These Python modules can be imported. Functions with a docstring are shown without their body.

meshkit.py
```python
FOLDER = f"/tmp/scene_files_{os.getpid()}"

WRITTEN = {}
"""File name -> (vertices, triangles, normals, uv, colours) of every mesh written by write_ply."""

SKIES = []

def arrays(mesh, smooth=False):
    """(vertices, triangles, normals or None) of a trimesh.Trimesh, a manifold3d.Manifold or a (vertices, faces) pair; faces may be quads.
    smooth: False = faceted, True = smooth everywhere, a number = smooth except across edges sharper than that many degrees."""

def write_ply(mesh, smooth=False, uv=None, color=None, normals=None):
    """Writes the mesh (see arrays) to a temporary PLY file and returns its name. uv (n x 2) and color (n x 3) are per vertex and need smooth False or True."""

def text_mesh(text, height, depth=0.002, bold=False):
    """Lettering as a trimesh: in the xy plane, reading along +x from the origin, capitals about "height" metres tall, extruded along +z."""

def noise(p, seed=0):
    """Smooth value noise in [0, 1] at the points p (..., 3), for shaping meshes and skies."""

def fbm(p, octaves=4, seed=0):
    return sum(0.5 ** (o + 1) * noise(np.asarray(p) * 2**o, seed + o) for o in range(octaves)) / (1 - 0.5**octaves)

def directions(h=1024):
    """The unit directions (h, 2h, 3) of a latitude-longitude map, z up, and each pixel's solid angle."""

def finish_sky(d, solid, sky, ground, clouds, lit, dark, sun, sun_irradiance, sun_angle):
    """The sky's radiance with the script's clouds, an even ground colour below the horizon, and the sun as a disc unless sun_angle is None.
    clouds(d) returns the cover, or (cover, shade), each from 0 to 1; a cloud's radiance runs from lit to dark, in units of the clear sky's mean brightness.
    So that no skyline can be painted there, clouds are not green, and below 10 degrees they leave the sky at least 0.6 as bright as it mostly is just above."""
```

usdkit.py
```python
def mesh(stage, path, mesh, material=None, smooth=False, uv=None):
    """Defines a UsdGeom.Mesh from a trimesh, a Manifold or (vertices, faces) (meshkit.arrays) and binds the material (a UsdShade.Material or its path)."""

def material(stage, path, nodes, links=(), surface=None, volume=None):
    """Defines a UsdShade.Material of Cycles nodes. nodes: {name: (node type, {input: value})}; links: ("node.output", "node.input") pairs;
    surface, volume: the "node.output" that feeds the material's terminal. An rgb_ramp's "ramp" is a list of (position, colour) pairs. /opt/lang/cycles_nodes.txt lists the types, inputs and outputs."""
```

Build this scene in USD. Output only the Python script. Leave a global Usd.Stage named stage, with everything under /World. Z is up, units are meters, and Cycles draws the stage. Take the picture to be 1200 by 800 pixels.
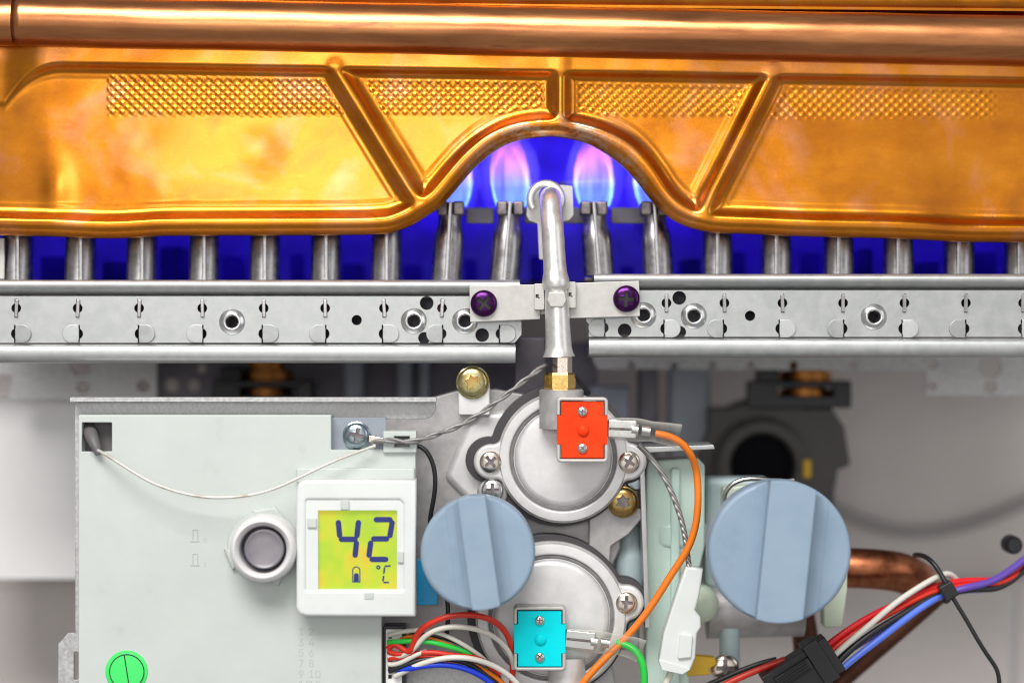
import math, random
import numpy as np
import manifold3d as m3
import trimesh
from scipy.interpolate import CubicSpline, PchipInterpolator
from shapely.geometry import Polygon, Point, LineString, box as sbox, MultiPolygon
from shapely.ops import unary_union
from shapely import affinity
from pxr import Usd, UsdGeom, UsdLux, UsdShade, Gf, Sdf
import usdkit, meshkit

# Lengths below are in units of 0.25 mm (one unit = one pixel of the photograph at the burner's depth).
U = 0.00025
DIST = 3000.0
stage = Usd.Stage.CreateInMemory()
UsdGeom.SetStageUpAxis(stage, 'Z')
UsdGeom.SetStageMetersPerUnit(stage, 1.0)
UsdGeom.Xform.Define(stage, '/World')
UsdGeom.Scope.Define(stage, '/World/Looks')

# ------------------------------------------------------------------ camera
cam = UsdGeom.Camera.Define(stage, '/World/camera')
cam.CreateFocalLengthAttr(90.0)
cam.CreateHorizontalApertureAttr(36.0)
cam.CreateFStopAttr(4.5)
cam.CreateFocusDistanceAttr(0.738)
cam.CreateClippingRangeAttr((0.02, 100.0))
cam.CreateExposureAttr(0.17)
cam.AddTranslateOp().Set((0, -DIST * U, 0))
cam.AddRotateXOp().Set(90.0)

# ------------------------------------------------------------------ lamps
def softbox(name, pos, target, w, h, power, color=(1, 1, 1)):
    l = UsdLux.RectLight.Define(stage, '/World/' + name)
    l.CreateWidthAttr(w); l.CreateHeightAttr(h); l.CreateIntensityAttr(power); l.CreateColorAttr(color)
    l.CreateNormalizeAttr(False)
    m = Gf.Matrix4d().SetLookAt(Gf.Vec3d(*pos), Gf.Vec3d(*target), Gf.Vec3d(0, 0, 1)).GetInverse()
    l.AddTransformOp().Set(m)
    return l
softbox('softbox_above', (-0.22, -0.85, 0.78), (0, 0, -0.02), 0.8, 0.45, 12.5, (1.0, 0.985, 0.96))
softbox('softbox_core', (-0.14, -1.35, 0.16), (0, 0, 0.02), 0.32, 0.20, 6.0, (1.0, 0.98, 0.96))
softbox('softbox_front', (-0.04, -1.42, 0.12), (-0.04, 0, 0.12), 1.5, 1.5, 0.42, (1.0, 0.99, 0.97))
softbox('softbox_right', (1.1, -0.7, 0.25), (0, 0, 0), 0.5, 0.9, 1.2, (0.95, 0.97, 1.0))
dome = UsdLux.DomeLight.Define(stage, '/World/room_light')
dome.CreateIntensityAttr(1.0)
dm = usdkit.material(stage, '/World/Looks/room', {'b': ('background_shader', {'color': (1.0, 0.98, 0.96), 'strength': 0.27})}, surface='b.background')
UsdShade.MaterialBindingAPI.Apply(dome.GetPrim()).Bind(dm)

# ------------------------------------------------------------------ materials
def lin(r, g, b):
    return tuple(((c / 255) / 12.92 if c / 255 <= 0.04045 else ((c / 255 + 0.055) / 1.055) ** 2.4) for c in (r, g, b))

def mat(name, c1, c2=None, metal=0.0, rough=0.5, rvar=0.0, nscale=300, stretch=(1, 1, 1), bump=0.0, bscale=4000, bstretch=(1, 1, 1), lo=0.35, hi=0.65, third=None, **extra):
    nodes = {'g': ('geometry', {}), 'm': ('mapping', {'scale': stretch}), 'p': ('principled_bsdf', {'base_color': c1, 'metallic': metal, 'roughness': rough, **extra})}
    links = [('g.position', 'm.vector')]
    if c2 is not None or rvar:
        nodes['n'] = ('noise_texture', {'scale': nscale, 'detail': 5, 'roughness': 0.6})
        links += [('m.vector', 'n.vector')]
    if c2 is not None:
        ramp = [(lo, c1), (hi, c2)] if third is None else [(lo, c1), (hi, c2), (third[0], third[1])]
        nodes['r'] = ('rgb_ramp', {'ramp': ramp})
        links += [('n.fac', 'r.fac'), ('r.color', 'p.base_color')]
    if rvar:
        nodes['mr'] = ('map_range', {'from_min': 0.3, 'from_max': 0.7, 'to_min': max(rough - rvar, 0.03), 'to_max': rough + rvar, 'clamp': True})
        links += [('n.fac', 'mr.value'), ('mr.result', 'p.roughness')]
    if bump:
        nodes['bm'] = ('mapping', {'scale': bstretch})
        nodes['bn'] = ('noise_texture', {'scale': bscale, 'detail': 3, 'roughness': 0.6})
        nodes['b'] = ('bump', {'strength': 1.0, 'distance': bump})
        links += [('g.position', 'bm.vector'), ('bm.vector', 'bn.vector'), ('bn.fac', 'b.height'), ('b.normal', 'p.normal')]
    return usdkit.material(stage, '/World/Looks/' + name, nodes, links, surface='p.BSDF')

M = {}
def gold_material():
    cx, cz = (648 - 600) * U, (400 - 246) * U                      # middle of the arched opening, whose rim the flames have tarnished
    N = {'g': ('geometry', {}), 'm': ('mapping', {'scale': (0.6, 1, 1)}), 'n': ('noise_texture', {'scale': 70, 'detail': 5, 'roughness': 0.6}),
         'r': ('rgb_ramp', {'ramp': [(0.30, (0.60, 0.172, 0.004)), (0.52, (0.67, 0.215, 0.006)), (0.72, (0.72, 0.26, 0.014))]}),
         'mr': ('map_range', {'from_min': 0.3, 'from_max': 0.7, 'to_min': 0.20, 'to_max': 0.29, 'clamp': True}),
         'fl': ('noise_texture', {'scale': 900, 'detail': 3, 'roughness': 0.7}),
         'flr': ('map_range', {'from_min': 0.60, 'from_max': 0.68, 'to_min': 0.0, 'to_max': 0.12, 'clamp': True}),
         'd': ('vector_math', {'math_type': 'distance', 'vector2': (cx, 0, cz)}), 'flat': ('vector_math', {'math_type': 'multiply', 'vector2': (1, 0, 1)}),
         'dr': ('rgb_ramp', {'ramp': [(0.0, (0, 0, 0)), (0.60, (0, 0, 0)), (0.72, (1, 1, 1)), (0.84, (1, 1, 1)), (0.93, (0, 0, 0)), (1.0, (0, 0, 0))]}),
         'dm': ('math', {'math_type': 'divide', 'value2': 125 * U}),
         'tn': ('noise_texture', {'scale': 190, 'detail': 4, 'roughness': 0.65}), 'tr': ('map_range', {'from_min': 0.42, 'from_max': 0.62, 'to_min': 0.0, 'to_max': 0.8, 'clamp': True}),
         'tm': ('math', {'math_type': 'multiply'}),
         'sn': ('noise_texture', {'scale': 620, 'detail': 3, 'roughness': 0.7}), 'sr': ('map_range', {'from_min': 0.57, 'from_max': 0.64, 'to_min': 0.0, 'to_max': 0.85, 'clamp': True}),
         'sm': ('math', {'math_type': 'multiply'}),
         'x0': ('mix_color', {'b': (0.92, 0.52, 0.05)}), 'x1': ('mix_color', {'b': (0.62, 0.54, 0.42)}), 'x2': ('mix_color', {'b': (0.55, 0.09, 0.012)}), 'hm': ('mapping', {'location': (0.031, 0.0, 0.007)}), 'hn': ('noise_texture', {'scale': 42, 'detail': 4, 'roughness': 0.6, 'distortion': 0.5}), 'hr': ('map_range', {'from_min': 0.52, 'from_max': 0.68, 'to_min': 0.0, 'to_max': 0.45, 'clamp': True}), 'x3': ('mix_color', {'b': (0.74, 0.30, 0.17)}), 'kr': ('map_range', {'from_min': 0.46, 'from_max': 0.30, 'to_min': 0.0, 'to_max': 0.5, 'clamp': True}), 'x4': ('mix_color', {'b': (0.40, 0.11, 0.012)}),
         'bn': ('noise_texture', {'scale': 2600, 'detail': 3, 'roughness': 0.6}), 'b': ('bump', {'strength': 1.0, 'distance': 0.000014}),
         'p': ('principled_bsdf', {'metallic': 1.0, 'roughness': 0.3, 'coat_weight': 0.2, 'coat_roughness': 0.16, 'coat_ior': 1.8})}
    Lk = [('g.position', 'm.vector'), ('m.vector', 'n.vector'), ('n.fac', 'r.fac'), ('n.fac', 'mr.value'), ('mr.result', 'p.roughness'), ('g.position', 'fl.vector'), ('fl.fac', 'flr.value'),
          ('g.position', 'flat.vector1'), ('flat.vector', 'd.vector1'), ('d.value', 'dm.value1'), ('dm.value', 'dr.fac'), ('g.position', 'tn.vector'), ('tn.fac', 'tr.value'),
          ('dr.color', 'tm.value1'), ('tr.result', 'tm.value2'), ('g.position', 'sn.vector'), ('sn.fac', 'sr.value'), ('dr.color', 'sm.value1'), ('sr.result', 'sm.value2'),
          ('r.color', 'x0.a'), ('flr.result', 'x0.fac'), ('g.position', 'hm.vector'), ('hm.vector', 'hn.vector'), ('hn.fac', 'hr.value'), ('hr.result', 'x3.fac'), ('x0.result', 'x3.a'), ('hn.fac', 'kr.value'), ('kr.result', 'x4.fac'), ('x3.result', 'x4.a'), ('x4.result', 'x1.a'), ('tm.value', 'x1.fac'), ('x1.result', 'x2.a'), ('sm.value', 'x2.fac'), ('x2.result', 'p.base_color'),
          ('g.position', 'bn.vector'), ('bn.fac', 'b.height'), ('b.normal', 'p.normal')]
    return usdkit.material(stage, '/World/Looks/gold_copper', N, Lk, surface='p.BSDF')
M['gold'] = gold_material()
M['pipe'] = mat('copper_pipe', (0.46, 0.17, 0.07), (0.66, 0.28, 0.11), metal=1, rough=0.28, rvar=0.06, nscale=150, stretch=(0.16, 1, 1), third=(0.75, (0.30, 0.10, 0.085)), bump=0.00002, bscale=500, bstretch=(0.25, 1, 1))
M['copper'] = mat('copper_tube', (0.26, 0.085, 0.04), (0.44, 0.16, 0.075), metal=1, rough=0.34, rvar=0.06, nscale=220)
M['brown_copper'] = mat('brown_copper', (0.34, 0.13, 0.03), (0.46, 0.19, 0.05), metal=1, rough=0.4, nscale=220)
M['copper_dark'] = mat('copper_dark', (0.07, 0.026, 0.016), (0.11, 0.04, 0.022), metal=0.7, rough=0.45, nscale=150)
M['zinc'] = mat('zinc_steel', (0.43, 0.445, 0.44), (0.50, 0.51, 0.505), metal=0.75, rough=0.42, rvar=0.04, nscale=260, bump=0.000010, bscale=2500, bstretch=(0.3, 1, 1))
M['zinc_dull'] = mat('zinc_dull', (0.42, 0.42, 0.42), (0.62, 0.62, 0.62), metal=0.55, rough=0.5, rvar=0.1, nscale=900, bump=0.00003, bscale=4500)
M['burner'] = mat('burner_steel', (0.36, 0.345, 0.35), (0.46, 0.445, 0.45), metal=1, rough=0.33, rvar=0.06, nscale=300, bump=0.00001, bscale=3000)
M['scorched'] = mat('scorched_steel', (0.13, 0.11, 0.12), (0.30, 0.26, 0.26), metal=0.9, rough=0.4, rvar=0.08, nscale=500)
M['nickel'] = mat('nickel_tube', (0.74, 0.73, 0.71), (0.84, 0.82, 0.80), metal=0.8, rough=0.36, rvar=0.05, nscale=300, bump=0.000012, bscale=3500)
M['satin'] = mat('satin_plate', (0.52, 0.505, 0.48), (0.58, 0.565, 0.54), metal=0.45, rough=0.5, nscale=500, bump=0.000015, bscale=4000)
M['cast'] = mat('cast_aluminium', (0.40, 0.385, 0.385), (0.52, 0.505, 0.50), metal=0.5, rough=0.48, rvar=0.07, nscale=260, bump=0.00005, bscale=2600)
M['cast_light'] = mat('cast_aluminium_light', (0.66, 0.65, 0.645), (0.75, 0.74, 0.735), metal=0.42, rough=0.45, rvar=0.07, nscale=200, bump=0.00003, bscale=3000)
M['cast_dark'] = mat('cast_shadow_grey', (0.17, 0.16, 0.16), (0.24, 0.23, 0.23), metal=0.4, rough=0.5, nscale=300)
M['cap_shade'] = mat('cap_shade', (0.05, 0.045, 0.05), None, rough=0.6)  # colour of the shade painted round the valve caps
M['mint'] = mat('mint_plastic_used', (0.48, 0.515, 0.485), (0.545, 0.59, 0.56), lo=0.24, hi=0.36, third=(0.75, (0.58, 0.625, 0.595)), rough=0.42, rvar=0.09, nscale=75, bump=0.000009, bscale=3500)
M['white'] = mat('white_plastic', (0.69, 0.72, 0.70), (0.73, 0.76, 0.74), rough=0.35, nscale=120)
M['offwhite'] = mat('offwhite_enamel', (0.86, 0.85, 0.845), (0.89, 0.88, 0.875), rough=0.4, nscale=40)
M['panel'] = mat('panel_enamel', (0.57, 0.52, 0.50), (0.62, 0.57, 0.55), rough=0.5, nscale=14)
M['relief'] = mat('relief_grey', (0.46, 0.50, 0.48), None, rough=0.5)
M['knob'] = mat('blue_grey_plastic', (0.245, 0.335, 0.44), (0.275, 0.37, 0.475), rough=0.40, rvar=0.10, nscale=110, bump=0.000012, bscale=3500)
M['green'] = mat('green_plastic', (0.06, 0.80, 0.16), None, rough=0.35)
M['green_wire'] = mat('green_wire', (0.02, 0.56, 0.06), None, rough=0.35)
M['red_body'] = mat('red_plastic', (0.86, 0.045, 0.006), (0.92, 0.06, 0.008), rough=0.45, nscale=200, specular_ior_level=0.15)
M['cyan_body'] = mat('cyan_plastic', (0.0, 0.72, 0.80), (0.0, 0.78, 0.86), rough=0.45, nscale=200, specular_ior_level=0.12)
M['blue_tape'] = mat('blue_tab', (0.0, 0.44, 0.88), None, rough=0.4)
M['steel'] = mat('bright_steel', (0.72, 0.72, 0.72), None, metal=1, rough=0.25, rvar=0.05)
M['warm_steel'] = mat('nickel_screw', (0.70, 0.60, 0.52), (0.84, 0.76, 0.68), metal=1, rough=0.2, nscale=900)
M['blue_steel'] = mat('blued_steel', (0.30, 0.38, 0.44), (0.50, 0.58, 0.62), metal=1, rough=0.25, nscale=700)
M['yellow_zinc'] = mat('yellow_zinc', (0.46, 0.36, 0.12), (0.62, 0.58, 0.34), metal=1, rough=0.24, nscale=700, third=(0.8, (0.55, 0.30, 0.18)))
M['bronze_zinc'] = mat('bronze_zinc', (0.42, 0.20, 0.05), (0.40, 0.36, 0.16), metal=1, rough=0.25, nscale=600)
M['brass'] = mat('brass', (0.80, 0.52, 0.15), (0.88, 0.62, 0.24), metal=1, rough=0.2, rvar=0.05, nscale=600)
M['purple'] = mat('purple_plating', (0.045, 0.010, 0.07), (0.085, 0.018, 0.115), metal=0.9, rough=0.22, nscale=800)
M['black'] = mat('black_plastic', (0.012, 0.012, 0.014), None, rough=0.4)
M['black_wire'] = mat('black_wire', (0.015, 0.015, 0.018), None, rough=0.38)
M['pit'] = mat('deep_shade_black', (0.006, 0.006, 0.008), None, rough=0.9, specular_ior_level=0.1)  # near-black that paints shade into the bore and the burner gaps
M['dark_grey'] = mat('dark_grey_plastic', (0.075, 0.07, 0.068), (0.09, 0.085, 0.08), rough=0.55, nscale=60)
M['slate'] = mat('slate_steel', (0.11, 0.10, 0.12), (0.18, 0.17, 0.19), metal=0.3, rough=0.5, nscale=60)
M['bluegrey'] = mat('bluegrey_enamel', (0.26, 0.29, 0.34), (0.32, 0.35, 0.40), metal=0.2, rough=0.5, nscale=60)
M['red_wire'] = mat('red_wire', (0.66, 0.03, 0.012), None, rough=0.36)
M['crimson_wire'] = mat('crimson_wire', (0.74, 0.012, 0.018), None, rough=0.36)
M['orange_wire'] = mat('orange_wire', (0.83, 0.20, 0.01), None, rough=0.36)
M['white_wire'] = mat('white_wire', (0.70, 0.67, 0.60), None, rough=0.4)
M['blue_wire'] = mat('blue_wire', (0.01, 0.05, 0.66), None, rough=0.36)
M['lightblue_wire'] = mat('lightblue_wire', (0.11, 0.21, 0.83), None, rough=0.36)
M['violet_wire'] = mat('violet_wire', (0.13, 0.07, 0.42), None, rough=0.4)
M['grey_arc'] = mat('grey_arc', (0.34, 0.315, 0.31), None, rough=0.6)
M['pale_green'] = mat('pale_green_plastic', (0.56, 0.70, 0.62), (0.63, 0.76, 0.68), rough=0.36, nscale=60, subsurface_weight=0.15, subsurface_scale=0.004)
M['pale_lime'] = mat('pale_lime_plastic', (0.60, 0.70, 0.54), (0.66, 0.75, 0.60), rough=0.4, nscale=60)
M['pale_blue'] = mat('pale_blue_plastic', (0.44, 0.54, 0.56), None, rough=0.4)
M['yellow'] = mat('yellow_plastic', (0.70, 0.42, 0.01), None, rough=0.4)
M['button_grey'] = mat('button_violet_grey', (0.20, 0.18, 0.205), (0.27, 0.25, 0.275), rough=0.28, nscale=120)
M['button_white'] = mat('button_white', (0.76, 0.74, 0.745), None, rough=0.4)
M['button_well'] = mat('button_well', (0.06, 0.05, 0.085), None, rough=0.35)
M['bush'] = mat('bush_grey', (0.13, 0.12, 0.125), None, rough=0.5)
M['lining'] = mat('chamber_lining', (0.10, 0.09, 0.13), (0.17, 0.16, 0.20), rough=0.75, nscale=40)
M['lcd_ink'] = mat('lcd_ink', (0.012, 0.022, 0.17), None, rough=0.5)
M['wire_steel'] = usdkit.material(stage, '/World/Looks/wire_rope', {
    'g': ('geometry', {}), 'w': ('wave_texture', {'wave_type': 'bands', 'bands_direction': 'diagonal', 'scale': 420, 'distortion': 2.0}),
    'r': ('rgb_ramp', {'ramp': [(0.2, (0.32, 0.31, 0.30)), (0.7, (0.58, 0.57, 0.55))]}),
    'b': ('bump', {'strength': 1.0, 'distance': 0.0002}),
    'p': ('principled_bsdf', {'metallic': 0.7, 'roughness': 0.4})},
    [('g.position', 'w.vector'), ('w.fac', 'r.fac'), ('r.color', 'p.base_color'), ('w.fac', 'b.height'), ('b.normal', 'p.normal')], surface='p.BSDF')
M['grey_wire'] = mat('grey_wire', (0.20, 0.195, 0.19), (0.34, 0.33, 0.32), metal=0.3, rough=0.4, nscale=600)
M['pale_cable'] = mat('pale_steel_cable', (0.30, 0.24, 0.18), (0.66, 0.64, 0.59), metal=0.4, rough=0.4, nscale=130, lo=0.30, hi=0.46)
M['screen'] = usdkit.material(stage, '/World/Looks/backlit_screen', {
    'g': ('geometry', {}), 'n': ('noise_texture', {'scale': 95, 'detail': 2}),
    'r': ('rgb_ramp', {'ramp': [(0.36, (0.36, 0.62, 0.015)), (0.47, (0.52, 0.66, 0.012)), (0.56, (0.74, 0.60, 0.012)), (0.66, (0.85, 0.46, 0.02))]}),
    'p': ('principled_bsdf', {'base_color': (0.2, 0.25, 0.02), 'roughness': 0.35, 'emission_strength': 0.60})},
    [('g.position', 'n.vector'), ('n.fac', 'r.fac'), ('r.color', 'p.emission_color')], surface='p.BSDF')
M['sleeve'] = usdkit.material(stage, '/World/Looks/clear_sleeve', {
    't': ('transparent_bsdf', {'color': (0.97, 0.97, 0.95)}), 'p': ('principled_bsdf', {'base_color': (0.82, 0.81, 0.76), 'roughness': 0.12}),
    'l': ('layer_weight', {'blend': 0.35}), 'mr': ('map_range', {'from_min': 0.0, 'from_max': 1.0, 'to_min': 0.02, 'to_max': 0.75}), 'x': ('mix_closure', {'fac': 0.3})},
    [('l.facing', 'mr.value'), ('mr.result', 'x.fac'), ('t.BSDF', 'x.closure1'), ('p.BSDF', 'x.closure2')], surface='x.closure')
def flame_mat(name, stops, z1, strength): return usdkit.material(stage, '/World/Looks/' + name, {
    'g': ('geometry', {}), 's': ('separate_xyz', {}), 'mr': ('map_range', {'from_min': 160 * U, 'from_max': z1 * U, 'clamp': True}),
    'r': ('rgb_ramp', {'ramp': stops}),
    'm': ('mapping', {'scale': (1.0, 1.0, 0.16)}), 'n': ('noise_texture', {'scale': 260, 'detail': 2, 'distortion': 0.4}), 'nr': ('map_range', {'from_min': 0.35, 'from_max': 0.65, 'to_min': 0.25 * strength, 'to_max': 1.5 * strength, 'clamp': True}),
    'v': ('principled_volume', {'density': 0.0, 'emission_strength': strength})},
    [('g.position', 'm.vector'), ('m.vector', 'n.vector'), ('n.fac', 'nr.value'), ('nr.result', 'v.emission_strength'), ('g.position', 's.vector'), ('s.z', 'mr.value'), ('mr.result', 'r.fac'), ('r.color', 'v.emission_color')], volume='v.volume')
M['flame'] = flame_mat('flame', [(0.0, (0.22, 0.62, 1.0)), (0.25, (0.24, 0.50, 1.0)), (0.45, (0.48, 0.24, 0.75)), (0.64, (0.36, 0.08, 0.42)), (0.84, (0.06, 0.01, 0.14)), (1.0, (0.0, 0.0, 0.0))], 258, 300.0)
M['veil'] = flame_mat('flame_veil', [(0.0, (0.06, 0.05, 1.0)), (0.6, (0.20, 0.16, 0.9)), (1.0, (0.0, 0.0, 0.0))], 270, 30.0)
M['glow'] = usdkit.material(stage, '/World/Looks/flame_glow', {
    'g': ('geometry', {}), 's': ('separate_xyz', {}), 'mr': ('map_range', {'from_min': 70 * U, 'from_max': 240 * U, 'clamp': True}),
    'n': ('noise_texture', {'scale': 130, 'detail': 2}), 'nr': ('map_range', {'from_min': 0.3, 'from_max': 0.7, 'to_min': 0.12, 'to_max': 1.8, 'clamp': True}),
    'r': ('rgb_ramp', {'ramp': [(0.0, (0.22,) * 3), (0.35, (0.30,) * 3), (0.55, (0.75,) * 3), (0.75, (1.0,) * 3), (1.0, (0.85,) * 3)]}),
    'k': ('math', {'math_type': 'multiply'}), 'k2': ('math', {'math_type': 'multiply', 'value2': 9.0}),
    'v': ('principled_volume', {'density': 0.0, 'emission_color': (0.026, 0.006, 1.0)})},
    [('g.position', 's.vector'), ('s.z', 'mr.value'), ('mr.result', 'r.fac'), ('r.color', 'k.value1'), ('g.position', 'n.vector'), ('n.fac', 'nr.value'), ('nr.result', 'k.value2'),
     ('k.value', 'k2.value1'), ('k2.value', 'v.emission_strength')], volume='v.volume')

# ------------------------------------------------------------------ scene helpers
USED = {}
def fresh(parent, name):
    n = USED.get((parent, name), 0)
    USED[(parent, name)] = n + 1
    return f'{parent}/{name}' if n == 0 else f'{parent}/{name}_{n:03d}'

LOC = {}
def tag(p, label=None, cat=None, group=None, kind=None):
    for k, v in (('label', label), ('category', cat), ('group', group), ('kind', kind)):
        if v: p.SetCustomDataByKey(k, v)
    return p

def thing(name, label, cat, at=(600, 400, 0), group=None):
    path = fresh('/World', name)
    x = UsdGeom.Xform.Define(stage, path)
    loc = V(*at)[0] * U
    x.AddTranslateOp().Set(Gf.Vec3d(*map(float, loc)))
    LOC[path] = loc
    return tag(x.GetPrim(), label, cat, group)

def obj(name, mesh, material, parent=None, smooth=38, label=None, cat=None, group=None, kind=None):
    path = fresh(str(parent.GetPath()) if parent else '/World', name)
    v, f = mesh
    v = np.asarray(v, float) * U
    root = '/'.join(path.split('/')[:3])
    if parent is not None and root in LOC: v = v - LOC[root]
    tm = trimesh.Trimesh(v * 4000, np.asarray(f), process=False) if smooth not in (True, False) else None
    if tm is not None:
        tm = trimesh.graph.smooth_shade(tm, angle=math.radians(smooth), facet_minarea=None)
        g = usdkit.mesh(stage, path, (np.asarray(tm.vertices) / 4000, tm.faces), M[material], smooth=True)
    else:
        g = usdkit.mesh(stage, path, (v, f), M[material], smooth=smooth)
    return tag(g.GetPrim(), label, cat, group, kind)

def V(px, py, y):
    px, py, y = np.broadcast_arrays(np.asarray(px, float), np.asarray(py, float), np.asarray(y, float))
    s = 1 + y / DIST
    return np.stack([(px - 600) * s, y, (400 - py) * s], -1).reshape(-1, 3)

def cat(*ms):
    vs, fs, n = [], [], 0
    for v, f in ms:
        vs.append(v); fs.append(np.asarray(f) + n); n += len(v)
    return np.vstack(vs), np.vstack(fs)

def flat(poly, y):
    """A polygon drawn in picture units as (x, z) at depth y, counter-clockwise."""
    s = 1 + y / DIST
    def t(c): return [((a - 600) * s, (400 - b) * s) for a, b in c]
    p = Polygon(t(poly.exterior.coords), [t(r.coords) for r in poly.interiors])
    from shapely.geometry.polygon import orient
    return orient(p)

def ring_offset(r, d):
    """Moves a closed ring inwards (left of travel) by d, mitred."""
    a = r - np.roll(r, 1, 0); b = np.roll(r, -1, 0) - r
    a /= np.linalg.norm(a, axis=1, keepdims=True) + 1e-12; b /= np.linalg.norm(b, axis=1, keepdims=True) + 1e-12
    na = np.stack([-a[:, 1], a[:, 0]], 1); nb = np.stack([-b[:, 1], b[:, 0]], 1)
    k = na + nb
    k = k / np.maximum((k * k).sum(1, keepdims=True), 0.6) * 2
    return r + k * d

def slab(poly, y0, y1, bevel=0.0, seg=3, back=True, taper=0.0):
    """A polygon extruded from y0 (front) to y1, with its front edge rounded by bevel."""
    if isinstance(poly, MultiPolygon):
        return cat(*[slab(g, y0, y1, bevel, seg, back, taper) for g in poly.geoms])
    p = flat(poly, y0)
    rings = [np.array(r.coords)[:-1] for r in (p.exterior, *p.interiors)]
    rings = [r[np.linalg.norm(r - np.roll(r, 1, 0), axis=1) > 0.02] for r in rings]
    def good(b):
        q = [ring_offset(r, b) for r in rings]
        k = Polygon(q[0], q[1:])
        return k.is_valid and all(Polygon(x).exterior.is_ccw == Polygon(o).exterior.is_ccw for x, o in zip(q, rings))
    while bevel > 0.02 and not good(bevel): bevel *= 0.7
    layers = [(bevel * (1 - math.cos(t)), y0 + bevel * (1 - math.sin(t))) for t in np.linspace(math.pi / 2, 0, seg + 1)] if bevel else [(0.0, y0)]
    if bevel: layers = [(bevel * (1 - math.cos(math.pi / 2 * k / seg)), y0 + bevel * (1 - math.sin(math.pi / 2 * k / seg))) for k in range(seg, -1, -1)]
    layers.append((-taper, y1))
    vs, starts, n = [], [], sum(map(len, rings))
    for ins, y in layers:
        for r in rings:
            q = ring_offset(r, ins) if ins else r
            vs.append(np.stack([q[:, 0], np.full(len(q), y), q[:, 1]], 1))
    v = np.vstack(vs); f = []
    at = 0
    for r in rings:
        m = len(r); i = np.arange(m); j = (i + 1) % m
        for L in range(len(layers) - 1):
            a, b = L * n + at, (L + 1) * n + at
            f.append(np.stack([a + i, b + i, b + j], 1)); f.append(np.stack([a + i, b + j, a + j], 1))
        at += m
    def cap(L):
        o, cs = L * n, []
        for r in rings:
            cs.append(v[o:o + len(r)][:, [0, 2]]); o += len(r)
        return np.asarray(m3.triangulate(cs), int) + L * n
    f.append(cap(0))
    if back: f.append(cap(len(layers) - 1)[:, ::-1])
    return v, np.vstack(f)

def rect(x0, y0, x1, y1, r=0):
    p = sbox(x0, y0, x1, y1)
    r = min(r, 0.4 * min(x1 - x0, y1 - y0))
    return p if not r else p.buffer(-r).buffer(r, quad_segs=6)
def poly(*pts, r=0):
    p = Polygon(pts)
    return p if not r else p.buffer(-r).buffer(2 * r, quad_segs=6).buffer(-r, quad_segs=6)
def disc(cx, cy, r, q=12):
    return Point(cx, cy).buffer(r, quad_segs=q)

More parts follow.
